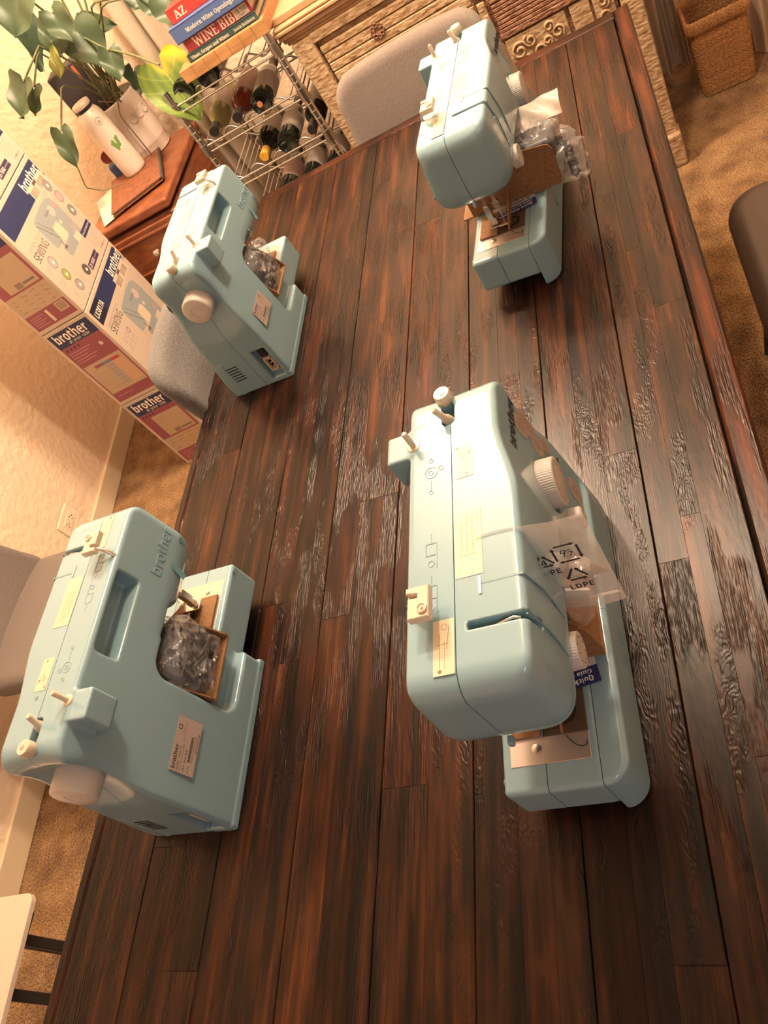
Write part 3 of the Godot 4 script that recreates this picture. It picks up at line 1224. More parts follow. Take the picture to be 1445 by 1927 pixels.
	text_part(t, "raised_lettering", "brother", Transform3D(Basis(Vector3(0, 0, 1), by, bn), Vector3(-0.0745, 0.253, 0.083)), 0.024, teal, false, 0.0024)
	var fn := Vector3(0.9928, 0.1198, 0)
	var fy := Vector3(-0.1198, 0.9928, 0)
	text_part(t, "front_lettering", "brother", Transform3D(Basis(Vector3(0, 0, -1), fy, fn), front_at(0.286, -0.114)), 0.021, mats["print black"], true, 0.0008)
	text_part(t, "model_lettering", "LX3817A", Transform3D(Basis(Vector3(0, 0, -1), fy, fn), front_at(0.165, -0.160)), 0.007, mats["print black"], false, 0.0006)
	floral(t, fn, fy)
	back_label(t, bn, by)
	# leftover strips of packing tape
	b = Buf.new()
	b.xf = axes(Vector3(0, 0, 1), by, Vector3(-0.0786, 0.216, 0.108))
	b.face([Vector3(-0.008, -0.012, 0.0006), Vector3(0.002, -0.014, 0.0006), Vector3(0.010, 0.012, 0.0006), Vector3(0.0, 0.014, 0.0006)], Vector3(0, 0, 1))
	part(t, "packing_tape", b, mat("tape", lin(0.13, 0.29, 0.33), 0.25))
	b = Buf.new()
	b.xf = axes(Vector3(0, 0, 1), fy, Vector3(0.0733, 0.050, 0.012))
	b.face([Vector3(-0.006, -0.020, 0.0006), Vector3(0.004, -0.020, 0.0006), Vector3(0.006, 0.02, 0.0006), Vector3(-0.004, 0.02, 0.0006)], Vector3(0, 0, 1))
	part(t, "packing_tape", b, mat("tape", lin(0.13, 0.29, 0.33), 0.25))
	# the four of them
	var spots := [["near right", Vector3(-0.262, 0, -0.443), 1.5, "pale blue sewing machine facing right, printed clear accessory bag in its throat, largest in view"], ["near left", Vector3(-0.8575, 0, -0.4696), 180.0, "pale blue sewing machine nearest the grey-brown chair, silver rating label facing the table middle"], ["far left", Vector3(-0.905, 0, -1.4173), 180.0, "pale blue sewing machine beside the heathered grey chair, back turned to the table middle"], ["far right", Vector3(-0.2704, 0, -1.3804), -5.03, "pale blue sewing machine with a crumpled wrapped pedal sticking out, nearest the carved sideboard"]]
	for k in 4:
		var o: Node3D = t
		if k > 0:
			o = t.duplicate()
			o.name = numbered("sewing_machine")
			add_child(o)
		o.position = spots[k][1] + Vector3(0, TABLE_Y, 0)
		o.rotation_degrees.y = spots[k][2]
		o.set_meta("label", spots[k][3])
		contents(k, o.transform)

func front_at(y: float, z: float) -> Vector3:
	return Vector3(0.0385 - (y - 0.32) * 0.1207 + 0.0004, y, z)

func top_stickers(t: Node) -> void:
	var cream := lin(0.60, 0.51, 0.37)
	var ink := lin(0.20, 0.10, 0.06)
	# all stickers read with their top towards the front (+x)
	var flat := func(x: float, z: float) -> Transform3D:
		return axes(Vector3(0, 0, -1), Vector3(-1, 0, 0), Vector3(x, 0.3221, z))
	# threading of the winder
	var im := blank(160, 72, cream)
	for k in 14:
		stroke(im, Vector2(20 + k * 5, 46), Vector2(23 + k * 5, 46), 2, ink)
	ring(im, Vector2(98, 40), 13, 2, ink)
	ring(im, Vector2(102, 30), 8, 2, ink)
	stroke(im, Vector2(108, 26), Vector2(140, 10), 2, ink)
	for c in [Vector2(14, 46), Vector2(146, 10), Vector2(110, 60)]:
		disc(im, c, 6, ink)
	disc(im, Vector2(122, 60), 3, ink)
	card(t, "threading_sticker", im, "sticker winder", axes(Vector3(0, 0, -1), Vector3(-1, 0, 0), Vector3(-0.001, 0.3221, -0.086)), 0.046, 0.0205)
	# greeting in three languages
	im = blank(288, 108, cream)
	var lines := ["Your Journey Starts Here!", "Votre Aventure Commence Ici", "Tu Aventura Comienza Aquí"]
	for k in 3:
		draw_text(im, lines[k], Vector2(96, 28 + k * 22), 17, ink, false, false, 0.0, 0.78)
	draw_text(im, "LW57143R", Vector2(225, 96), 10, ink)
	rect(im, 90, 18, 2, 66, ink)
	card(t, "greeting_sticker", im, "sticker greeting", axes(Vector3(0, 0, -1), Vector3(-1, 0, 0), Vector3(0.0005, 0.3221, 0.021)), 0.077, 0.029)
	# needle threading
	im = blank(200, 78, cream)
	stroke(im, Vector2(24, 24), Vector2(150, 24), 2, ink)
	for k in 9:
		stroke(im, Vector2(24 + k * 11, 42), Vector2(31 + k * 11, 42), 2, ink)
	stroke(im, Vector2(110, 14), Vector2(110, 58), 2, ink)
	stroke(im, Vector2(90, 50), Vector2(176, 60), 2, ink)
	ring(im, Vector2(172, 42), 11, 2, ink)
	disc(im, Vector2(14, 24), 7, ink)
	card(t, "threading_sticker", im, "sticker needle", axes(Vector3(0, 0, -1), Vector3(-1, 0, 0), Vector3(-0.0275, 0.3221, 0.128)), 0.056, 0.0215)

# the outline pictures moulded into the rear top
func emboss(t: Node) -> void:
	var y := 0.3221
	var b := Buf.new()
	var loop := func(cx: float, cz: float, r: float) -> void:
		var pts := []
		for k in 13:
			pts.append(Vector3(cx + cos(TAU * k / 12) * r, y, cz + sin(TAU * k / 12) * r))
		b.tube(pts, 0.0005, 4, false)
	var bar := func(x0: float, z0: float, x1: float, z1: float) -> void:
		b.tube([Vector3(x0, y, z0), Vector3(x1, y, z1)], 0.0005, 4)
	loop.call(-0.040, -0.083, 0.0075)
	loop.call(-0.040, -0.083, 0.0030)
	loop.call(-0.040, -0.100, 0.0025)
	loop.call(-0.040, -0.056, 0.0025)
	loop.call(-0.028, -0.086, 0.0030)
	bar.call(-0.040, -0.072, -0.040, -0.060)
	part(t, "moulded_diagram", b, mats["teal"]).set_meta("kind", "stuff")
	for s in [0.010, 0.060]:
		b.clear()
		bar.call(-0.046, s, -0.034, s)
		bar.call(-0.046, s + 0.014, -0.034, s + 0.014)
		bar.call(-0.046, s, -0.046, s + 0.014)
		bar.call(-0.034, s, -0.034, s + 0.030)
		loop.call(-0.040, s + 0.024, 0.0035)
		bar.call(-0.040, s - 0.012, -0.040, s)
		part(t, "moulded_diagram", b, mats["teal"]).set_meta("kind", "stuff")

func floral(t: Node, fn: Vector3, fy: Vector3) -> void:
	# line flowers printed on the front panel, as flat rings and petals
	var ink: Material = mat("print tan", lin(0.26, 0.15, 0.095), 0.6)
	var ground: Material = mat("print pale", lin(0.40, 0.36, 0.31), 0.6)
	for q in [[0.262, -0.166, 0.016], [0.238, -0.178, 0.014], [0.222, -0.165, 0.015], [0.255, -0.185, 0.012], [0.20, -0.182, 0.012], [0.12, -0.165, 0.018], [0.09, -0.155, 0.022], [0.065, -0.14, 0.022], [0.05, -0.105, 0.020], [0.045, -0.165, 0.018]]:
		var sc: float = q[2]
		var b := Buf.new()
		var pts := []
		for k in 20:
			var a := TAU * k / 20.0
			pts.append(front_at(q[0], q[1]) + fn * 0.0001 * (sc * 100.0 - 1.0) + fy * cos(a) * sc * 1.15 + Vector3(0, 0, 1) * sin(a) * sc * 0.92)
		b.face(pts, fn)
		var fl := part(t, "flower_print", b, ground)
		b = Buf.new()
		for k in 14:
			var a := TAU * k / 14.0
			for rr in [0.30, 0.55, 0.80, 1.04]:
				var c: Vector3 = front_at(q[0], q[1]) + fn * 0.00035 + fy * cos(a + rr) * sc * rr + Vector3(0, 0, 1) * sin(a + rr) * sc * rr * 0.8
				var d := fy * cos(a + rr * 2.0) + Vector3(0, 0, 1) * sin(a + rr * 2.0)
				var s := d.cross(fn)
				b.face([c - d * sc * 0.17, c + s * sc * 0.038, c + d * sc * 0.17, c - s * sc * 0.038], fn)
		var pp := part(fl, "petal_lines", b, ink)
		pp.set_meta("kind", "stuff")

func back_label(t: Node, bn: Vector3, by: Vector3) -> void:
	var paper := lin(0.40, 0.325, 0.29)
	var k := lin(0.02, 0.015, 0.015)
	var im := blank(336, 196, paper)
	draw_text(im, "brother", Vector2(12, 30), 40, k, true)
	draw_text(im, "MODEL  LX3817A", Vector2(12, 62), 19, k, false)
	draw_text(im, "Brother Industries LTD. JAPAN", Vector2(12, 82), 12, k, false)
	draw_text(im, "120 V~  60 Hz  65 W", Vector2(12, 110), 15, k, true)
	draw_text(im, "Ser. No.", Vector2(12, 146), 13, k, true)
	var rng := RandomNumberGenerator.new()
	rng.seed = 3
	var x := 78.0
	while x < 230.0:
		var w := rng.randf_range(1.0, 4.0)
		rect(im, x, 130, w, 20, k)
		x += w + rng.randf_range(1.0, 2.0)
	draw_text(im, "U65557-F4P00250263", Vector2(78, 164), 17, k)
	draw_text(im, "MADE IN VIETNAM", Vector2(140, 184), 14, k, true)
	ring(im, Vector2(268, 28), 14, 5, k)
	draw_text(im, "CONFORMS TO UL", Vector2(225, 58), 9, k)
	draw_text(im, "CERTIFIED TO CSA STD C22.2", Vector2(190, 74), 9, k)
	card(t, "rating_label", im, "label rating", axes(Vector3(0, 0, 1), by, Vector3(-0.0857, 0.134, -0.128)), 0.075, 0.044, 0.35)

# ------------------------------------------------------------------ what is packed in each machine's throat
func noisy_tube(b: Buf, pts: Array, rad: Array, seg: int, seed_: int, amp: float) -> void:
	var f := noise(seed_, 1.0, 3)
	var rows := []
	for k in pts.size():
		var t: Vector3 = (pts[mini(k + 1, pts.size() - 1)] - pts[maxi(k - 1, 0)]).normalized()
		var a := t.cross(Vector3(0.2, 0.9, 0.3)).normalized()
		var c := t.cross(a)
		var row := []
		for s in seg:
			var an := TAU * s / seg
			var d := a * cos(an) + c * sin(an)
			var p: Vector3 = pts[k] + d * rad[k]
			row.append(p + d * f.get_noise_3dv(p * 55.0) * amp)
		rows.append(row)
	b.grid(rows, true)

func smooth_path(pts: Array, n: int) -> Array:
	var cv := Curve3D.new()
	for k in pts.size():
		var tan_: Vector3 = (pts[mini(k + 1, pts.size() - 1)] - pts[maxi(k - 1, 0)]) / 6.0
		cv.add_point(pts[k], -tan_, tan_)
	var out := []
	var l := cv.get_baked_length()
	for k in n:
		out.append(cv.sample_baked(l * k / (n - 1)))
	return out

func placed(o: Node3D, m: Transform3D, local: Vector3) -> void:
	o.transform = Transform3D(m.basis, m * local)

func contents(k: int, m: Transform3D) -> void:
	var card_m := mat("cardboard", lin(0.27, 0.14, 0.058), 0.85)
	if card_m.albedo_texture == null:
		world_tex(card_m, noise_tex(noise(41, 0.05, 3), 256, [[0.0, 1.0], [Color(0.82, 0.8, 0.78), Color(1, 1, 1)]]), Vector3(9, 9, 9), false)
	var clear := mat("clear film", Color(0.95, 0.95, 0.95, 0.10), 0.12)
	clear.transparency = BaseMaterial3D.TRANSPARENCY_ALPHA
	clear.metallic_specular = 0.6
	var whose := ["largest sewing machine with the printed bag", "sewing machine nearest the grey-brown chair", "sewing machine beside the heathered grey chair", "sewing machine nearest the carved sideboard"]
	# cardboard tray: floor, two end walls with cut corners, a low front and tabs over the bed
	var t := thing("cardboard_tray", "folded brown cardboard tray in the " + whose[k], "cardboard tray", Vector3.ZERO, 0.0, "cardboard packing trays in the machines")
	placed(t, m, Vector3(0, 0.0975, 0))
	var th := 0.0025
	var b := Buf.new()
	b.box(Vector3(-0.0125 if k == 0 else -0.003, th / 2, 0.0025), Vector3(0.157 if k == 0 else 0.176, th, 0.105))
	part(t, "floor_flap", b, card_m)
	var wall := PackedVector2Array([Vector2(-0.091, th), Vector2(0.085, th), Vector2(0.085, 0.008), Vector2(0.075, 0.022), Vector2(0.060, 0.055), Vector2(0.045, 0.068), Vector2(0.030, 0.073), Vector2(-0.045, 0.073), Vector2(-0.062, 0.066), Vector2(-0.075, 0.046), Vector2(-0.091, 0.010)])
	for z in [-0.050, 0.0535]:
		b = Buf.new()
		var w2 := wall
		if k == 0 and z > 0:
			w2 = PackedVector2Array([Vector2(-0.091, th), Vector2(0.066, th), Vector2(0.068, 0.020), Vector2(0.064, 0.060), Vector2(0.056, 0.086), Vector2(0.046, 0.094), Vector2(0.030, 0.098), Vector2(-0.045, 0.090), Vector2(-0.075, 0.046), Vector2(-0.091, 0.010)])
		elif k == 3 and z > 0:
			w2 = PackedVector2Array([Vector2(-0.070, th), Vector2(0.100, th), Vector2(0.106, 0.004), Vector2(0.109, 0.012), Vector2(0.110, 0.072), Vector2(0.106, 0.080), Vector2(0.100, 0.083), Vector2(0.034, 0.093), Vector2(-0.045, 0.090), Vector2(-0.070, 0.060)])
		b.prism(w2, Transform3D(Basis(), Vector3(0, 0, z)), th)
		part(t, "end_wall", b, card_m)
	if k == 0:
		b = Buf.new()
		b.prism(PackedVector2Array([Vector2(-0.050, th), Vector2(0.053, th), Vector2(0.020, 0.105), Vector2(-0.030, 0.105)]), Transform3D(Basis(Vector3(0, 0, 1), Vector3(-0.25, 0.97, 0).normalized(), Vector3(-0.97, -0.25, 0).normalized()), Vector3(0.0645, 0, 0)), th)
		part(t, "front_flap", b, card_m)
	b = Buf.new()
	b.prism(PackedVector2Array([Vector2(0.056, 0.002), Vector2(0.138, 0.002), Vector2(0.138, 0.010), Vector2(0.056, 0.050)]), Transform3D(Basis(Vector3(0, 0, 1), Vector3(0.2, 0.98, 0).normalized(), Vector3(-0.98, 0.2, 0).normalized()), Vector3(0.008, 0, 0)), th)
	part(t, "upright_tab", b, card_m)
	b = Buf.new()
	b.box(Vector3(-0.034, 0.0022, 0.104), Vector3(0.034, 0.0025, 0.066))
	part(t, "foot_packing", b, card_m)
	# foot pedal
	var grey := mat("pedal grey", lin(0.085, 0.085, 0.09), 0.38)
	var pd := thing("foot_pedal", "dark grey foot pedal in clear film, in the " + whose[k], "foot pedal", Vector3.ZERO, 0.0, "foot pedals packed in the machines")
	b = Buf.new()
	if k == 1 or k == 2:
		placed(pd, m, Vector3(-0.046, 0.101, 0.003))
		b.rbox(Vector3(0.004, 0.048, -0.002), Vector3(0.044, 0.092, 0.080), 0.012, 3)
		part(pd, "pedal_body", b, grey)
		b = Buf.new()
		b.rbox(Vector3(-0.0185, 0.030, -0.002), Vector3(0.003, 0.040, 0.066), 0.0012)
		for j in 7:
			b.rbox(Vector3(-0.0205, 0.030, -0.029 + j * 0.009), Vector3(0.002, 0.036, 0.0022), 0.0008)
		part(pd, "ribbed_tread", b, mats["black plastic"])
	elif k == 3:
		placed(pd, m, Vector3(0.045, 0.135, 0.000))
		b.rbox(Vector3(0.004, 0.022, 0.006), Vector3(0.125, 0.040, 0.062), 0.011, 3)
		part(pd, "pedal_body", b, grey)
	else:
		placed(pd, m, Vector3(-0.010, 0.101, 0.003))
		b.rbox(Vector3(0.0, 0.040, 0.0), Vector3(0.060, 0.078, 0.060), 0.010, 3)
		part(pd, "pedal_body", b, grey)
	# its cord, coiled
	b = Buf.new()
	var pts := []
	if k == 1 or k == 2:
		var rng := RandomNumberGenerator.new()
		rng.seed = 31 + k
		for j in 20:
			var a := 2.3 * j
			pts.append(Vector3(-0.030 + rng.randf_range(-0.007, 0.007), 0.021 + 0.013 * sin(a) + rng.randf_range(-0.005, 0.005), 0.030 * cos(a * 0.7) + rng.randf_range(-0.008, 0.008)))
		b.tube(smooth_path(pts, 130), 0.0036, 8)
	elif k == 3:
		for j in 40:
			var u := j / 39.0
			pts.append(Vector3(0.068 + 0.014 * minf(1.0, u * 3.0) + 0.005 * sin(j * 1.4), 0.020 - 0.070 * u + 0.003 * cos(j * 1.7), 0.004 + 0.022 * u + 0.006 * cos(j * 1.4)))
		b.tube(pts, 0.0050, 8)
	else:
		for j in 40:
			var a := TAU * j / 16.0
			pts.append(Vector3(0.040 + 0.003 * sin(j * 0.9), 0.030 + 0.018 * sin(a), 0.022 * cos(a)))
		b.tube(pts, 0.0030, 8)
	part(pd, "power_cord", b, mats["black plastic"])
	# crumpled clear wrap
	var wr := thing("plastic_wrap", "crumpled clear plastic wrap in the " + whose[k], "plastic bag", Vector3.ZERO, 0.0, "clear plastic wraps on the pedals")
	b = Buf.new()
	if k == 1 or k == 2:
		placed(wr, m, Vector3(-0.050, 0.101, 0.003))
		var f := noise(51 + k, 1.0, 3)
		var film := nets(func(p: Vector3) -> float:
			var cr := absf(f.get_noise_3dv(p * 26.0)) * 0.016 + f.get_noise_3dv(p * 9.0) * 0.010
			return box3(p, Vector3(-0.004, 0.045, 0.0), Vector3(0.036, 0.048, 0.047), 0.016) + cr - 0.004, Vector3(-0.060, -0.020, -0.065), Vector3(0.050, 0.115, 0.065), 0.0042, 1)
		var o := obj("crumpled_film", soup_mesh(film, clear), wr)
	elif k == 3:
		placed(wr, m, Vector3(0.045, 0.135, 0.000))
		var path := smooth_path([Vector3(-0.05, 0.022, 0.006), Vector3(0.02, 0.022, 0.006), Vector3(0.058, 0.024, 0.004), Vector3(0.078, 0.014, 0.004), Vector3(0.082, -0.012, 0.014), Vector3(0.083, -0.040, 0.024), Vector3(0.082, -0.058, 0.030)], 46)
		var rr := []
		for j in 46:
			var u := j / 45.0
			rr.append(lerpf(0.044, 0.022, u) * (0.70 if absf(u - 0.62) < 0.05 else 1.0) * (0.1 if j == 45 else 1.0))
		noisy_tube(b, path, rr, 30, 57, 0.012)
	else:
		placed(wr, m, Vector3(0.0, 0.101, 0.003))
		noisy_tube(b, [Vector3(-0.045, 0.040, 0), Vector3(0, 0.044, 0), Vector3(0.045, 0.040, 0.004), Vector3(0.062, 0.030, 0.01), Vector3(0.068, 0.024, 0.012)], [0.040, 0.044, 0.036, 0.022, 0.003], 36, 61, 0.010)
	if k == 0 or k == 3:
		part(wr, "crumpled_film", b, clear)
	if k == 0 or k == 3:
		var cards := ["white quick reference card with a navy band lying on the bed of the largest machine", "", "", "white quick reference card with a navy band on the machine nearest the carved sideboard"]
		reference_card(m, cards[k])
	if k == 0:
		accessory_bag(m)
	if k == 3:
		# rolled leaflet and needle pack in a sleeve above the pedal
		var sl := thing("accessory_sleeve", "milky plastic sleeve of white accessories poking out above the wrapped pedal", "plastic bag")
		placed(sl, m, Vector3(0.030, 0.192, -0.024))
		var rows := []
		for j in 22:
			var u := j / 21.0
			var row := []
			for s in 12:
				var w := s / 11.0 - 0.5
				var bulge := 0.007 * cos(w * PI) * (1.0 - 0.6 * u) + 0.0025 * sin(u * 21.0 + w * 7.0)
				row.append(Vector3(-0.045 + 0.150 * u, 0.012 * u, 0.0) + Vector3(0, 0.62, -0.78) * (w * 0.044) + Vector3(0, 0.78, 0.62) * bulge)
			rows.append(row)
		b = Buf.new()
		b.grid(rows, false, false, true)
		var milky := mat("milky film", Color(0.95, 0.9, 0.84, 0.55), 0.3)
		milky.transparency = BaseMaterial3D.TRANSPARENCY_ALPHA
		part(sl, "sleeve_film", b, milky)
		b = Buf.new()
		b.xf = Transform3D(Basis(Vector3(0, 0, 1), 0.08) * Basis(Vector3(1, 0, 0), 0.9), Vector3(0, -0.001, 0))
		b.rbox(Vector3(0.050, 0.0, 0.003), Vector3(0.085, 0.004, 0.018), 0.0015)
		part(sl, "white_insert", b, mats["white plastic"])
		b = Buf.new()
		b.xf = Transform3D(Basis(Vector3(0, 0, 1), 0.08) * Basis(Vector3(1, 0, 0), 0.9), Vector3(0, -0.001, 0))
		b.rbox(Vector3(-0.015, 0.0, 0.002), Vector3(0.040, 0.002, 0.024), 0.0008)
		part(sl, "blue_label", b, mat("label blue", lin(0.10, 0.27, 0.42), 0.5))

func reference_card(m: Transform3D, label: String) -> void:
	var t := thing("reference_card", label, "card", Vector3.ZERO, 0.0, "quick reference cards on the machine beds")
	placed(t, m, Vector3(0.009, 0.0985, 0.072))
	var im := blank(330, 150, lin(0.58, 0.52, 0.47))
	var navy := lin(0.016, 0.030, 0.12)
	rect(im, 0, 0, 330, 74, navy)
	draw_text(im, "Quick Reference Guide", Vector2(26, 24), 30, Color(1, 0.97, 0.92), true)
	draw_text(im, "Guía de referencia rápida", Vector2(26, 54), 27, Color(1, 0.97, 0.92), true, true)
	draw_text(im, "A. Lower Thread", Vector2(40, 98), 30, Color(0.1, 0.08, 0.08), true)
	draw_text(im, "Guide de référence", Vector2(40, 130), 24, Color(0.15, 0.12, 0.12))
	var o := card(t, "printed_sheet", im, "quick card", axes(Vector3(-1, 0, 0), Vector3(0, 0, 1), Vector3.ZERO), 0.092, 0.042)
	o.rotation.y = 0.16

func accessory_bag(m: Transform3D) -> void:
	var t := thing("accessory_bag", "clear zip bag printed with black recycling marks standing in the largest machine", "plastic bag")
	placed(t, m, Vector3(0.062, 0.185, 0.030))
	# it stands across the throat, its printed side to the needle end
	var X := Vector3(1.0, 0.0, 0.0)
	var Z := Vector3(0.0, 0.12, 1.0)
	var Y := Z.cross(X).normalized()
	Z = X.cross(Y).normalized()
	var tr := Transform3D(Basis(X, Y, Z), Vector3(0.000, 0.070, 0.0))
	var film := mat("bag film", Color(0.93, 0.90, 0.86, 0.24), 0.2)
	film.transparency = BaseMaterial3D.TRANSPARENCY_ALPHA
	film.metallic_specular = 0.7
	var f := noise(71, 1.0, 3)
	for side in [1.0, -1.0]:
		var b := Buf.new()
		b.xf = tr
		var rows := []
		for j in 25:
			var row := []
			for s in 25:
				var u := s / 24.0 - 0.5
				var v := j / 24.0 - 0.5
				var e := (1.0 - pow(absf(u) * 2.0, 4)) * (1.0 - pow(absf(v) * 2.0, 4))
				row.append(Vector3(u * 0.108, v * 0.142, side * e * (0.005 + 0.005 * f.get_noise_2d(u * 5.0, v * 5.0 + side * 3.0)) + 0.004 * sin(u * 5.0)))
			rows.append(row)
		b.grid(rows, false, false, side < 0)
		part(t, "film_sheet", b, film)
	var b := Buf.new()
	b.xf = tr
	b.rbox(Vector3(0, -0.058, 0.001), Vector3(0.100, 0.0030, 0.0008), 0.0003)
	part(t, "zip_strip", b, film)
	# printed marks
	var k: Material = mats["print black"]
	b = Buf.new()
	b.xf = tr * Transform3D(Basis(), Vector3(0, 0, 0.0125))
	for c in [[Vector2(0.000, 0.026), 0.012], [Vector2(0.023, -0.003), 0.013]]:
		var ctr: Vector2 = c[0]
		for j in 3:
			var a0 := PI / 2 + TAU * j / 3
			var p0: Vector2 = ctr + Vector2(cos(a0), sin(a0)) * c[1]
			var p1: Vector2 = ctr + Vector2(cos(a0 + TAU / 3), sin(a0 + TAU / 3)) * c[1]
			var d: Vector2 = (p1 - p0).normalized()
			var nn := d.orthogonal() * 0.0012
			var q0 := p0.lerp(p1, 0.12)
			var q1 := p0.lerp(p1, 0.72)
			var q2 := p0.lerp(p1, 0.92)
			b.face([V3(q0 - nn), V3(q1 - nn), V3(q1 + nn), V3(q0 + nn)], Vector3(0, 0, 1))
			b.face([V3(q1 - nn * 2.2), V3(q2), V3(q1 + nn * 2.2)], Vector3(0, 0, 1))
	var sq := Vector2(0.025, 0.032)
	for j in 4:
		var a := rect_corner(j) * 0.012 + sq
		var e := rect_corner(j + 1) * 0.012 + sq
		var d := (e - a).normalized()
		var nn := d.orthogonal() * 0.0011
		b.face([V3(a.lerp(e, 0.12) - nn), V3(a.lerp(e, 0.78) - nn), V3(a.lerp(e, 0.78) + nn), V3(a.lerp(e, 0.12) + nn)], Vector3(0, 0, 1))
		b.face([V3(a.lerp(e, 0.78) - nn * 2.2), V3(a.lerp(e, 0.97)), V3(a.lerp(e, 0.78) + nn * 2.2)], Vector3(0, 0, 1))
	# the strokes of the kana between the square arrows
	for s in [[-0.004, 0.005, -0.006, 0.000], [-0.004, 0.005, 0.000, 0.005], [0.000, 0.005, -0.004, -0.005], [-0.004, 0.001, -0.001, 0.000], [0.001, 0.004, 0.005, 0.004], [0.001, 0.001, 0.006, 0.001], [0.006, 0.001, 0.002, -0.005]]:
		var a := sq + Vector2(s[0], s[1])
		var e := sq + Vector2(s[2], s[3])
		var nn := (e - a).normalized().orthogonal() * 0.0005
		b.face([V3(a - nn), V3(e - nn), V3(e + nn), V3(a + nn)], Vector3(0, 0, 1))
	part(t, "recycling_marks", b, k)
	text_part(t, "lettering", "LDPE", b.xf * Transform3D(Basis(), Vector3(0.010, -0.021, 0)), 0.0105, k, true, 0.0002)
	text_part(t, "lettering", "LDPE", b.xf * Transform3D(Basis(), Vector3(-0.013, 0.009, 0)), 0.0105, k, true, 0.0002)
	text_part(t, "lettering", "4", b.xf * Transform3D(Basis(), Vector3(-0.003, 0.026, 0)), 0.0105, k, true, 0.0002)
	# what is inside: white bobbin clip with blue cards, clear bobbins, spool cap
	b = Buf.new()
	b.xf = tr * Transform3D(Basis(Vector3(0, 0, 1), -0.35), Vector3(-0.006, -0.044, 0.000))
	b.rbox(Vector3(0.000, 0.0, 0), Vector3(0.056, 0.017, 0.004), 0.001)
	part(t, "white_box", b, mats["white plastic"])
	b = Buf.new()
	b.xf = tr * Transform3D(Basis(Vector3(0, 0, 1), -0.3), Vector3(-0.014, -0.040, 0.0035))
	b.rbox(Vector3(0.000, -0.010, 0), Vector3(0.016, 0.011, 0.001), 0.0004)
	b.rbox(Vector3(-0.002, 0.010, -0.001), Vector3(0.028, 0.012, 0.001), 0.0004)
	part(t, "blue_label", b, mat("label blue", lin(0.10, 0.27, 0.42), 0.5))
	var bob := mat("clear bobbin", Color(0.95, 0.92, 0.88, 0.22), 0.08)
	bob.transparency = BaseMaterial3D.TRANSPARENCY_ALPHA
	for c in [Vector3(0.006, 0.008, 0.0), Vector3(0.026, -0.006, 0.0)]:
		b = Buf.new()
		b.xf = tr
		b.lathe(c, Vector3(0, 0, 1), [[0.003, -0.004], [0.0105, -0.004], [0.0105, -0.003], [0.004, -0.003], [0.004, 0.003], [0.0105, 0.003], [0.0105, 0.004], [0.003, 0.004]], 24)
		part(t, "clear_bobbin", b, bob)

func V3(p: Vector2) -> Vector3:
	return Vector3(p.x, p.y, 0)

func rect_corner(j: int) -> Vector2:
	return [Vector2(-1, -1), Vector2(-1, 1), Vector2(1, 1), Vector2(1, -1)][j % 4]

# ------------------------------------------------------------------ chairs
func fabric(key: String, c0: Color, c1: Color, sc: float) -> StandardMaterial3D:
	var m := mat(key, Color.WHITE, 0.95)
	world_tex(m, noise_tex(noise(81, 0.22, 3), 512, [[0.2, 0.5, 0.8], [c0, c0.lerp(c1, 0.5), c1]]), Vector3(sc, sc * 0.35, sc), false)
	m.rim_enabled = true
	m.rim = 0.25
	relief(m, noise_tex(noise(82, 0.3, 2), 256), 0.05)
	return m

func make_chair(label: String, m: Material, at: Vector3, turn: float, taper := 0.0, back := true, group := "fabric dining chairs round the table") -> Node3D:
	# chair faces local +z, seat at 0.46, back at -z
	var t := thing("dining_chair", label, "chair", at, turn, group)
	var seat := nets(func(p: Vector3) -> float:
		var q := p - Vector3(0, 0.425, 0.0)
		var d := rect2(q.x, q.z, -0.225, 0.225, -0.22, 0.23, 0.07)
		var dip := 0.008 * (1.0 - clampf((q.x * q.x + q.z * q.z) / 0.05, 0.0, 1.0))
		return smax(d, absf(q.y + dip * 0.5) - 0.042, 0.045), Vector3(-0.25, 0.36, -0.25), Vector3(0.25, 0.49, 0.26), 0.010, 1)
	obj("seat", soup_mesh(seat, m), t)
	if back:
		var bk := nets(func(p: Vector3) -> float:
			var zc := -0.205 - (p.y - 0.46) * 0.22 + 0.9 * p.x * p.x
			var d := rect2(p.x * (1.0 + taper * (p.y - 0.42)), p.y, -0.225, 0.225, 0.415, 0.895, 0.065)
			return smax(d, absf(p.z - zc) - 0.026, 0.030), Vector3(-0.25, 0.39, -0.37), Vector3(0.25, 0.93, -0.09), 0.010, 1)
		obj("backrest", soup_mesh(bk, m), t)
	var metal := mat("chair metal", lin(0.02, 0.019, 0.018), 0.45)
	for sx in [-1, 1]:
		for sz in [-1, 1]:
			var b := Buf.new()
			b.tube([Vector3(sx * 0.17, 0.40, sz * 0.16), Vector3(sx * 0.205, 0.0, sz * 0.205)], [0.014, 0.010], 10)
			part(t, "leg", b, metal)
	return t

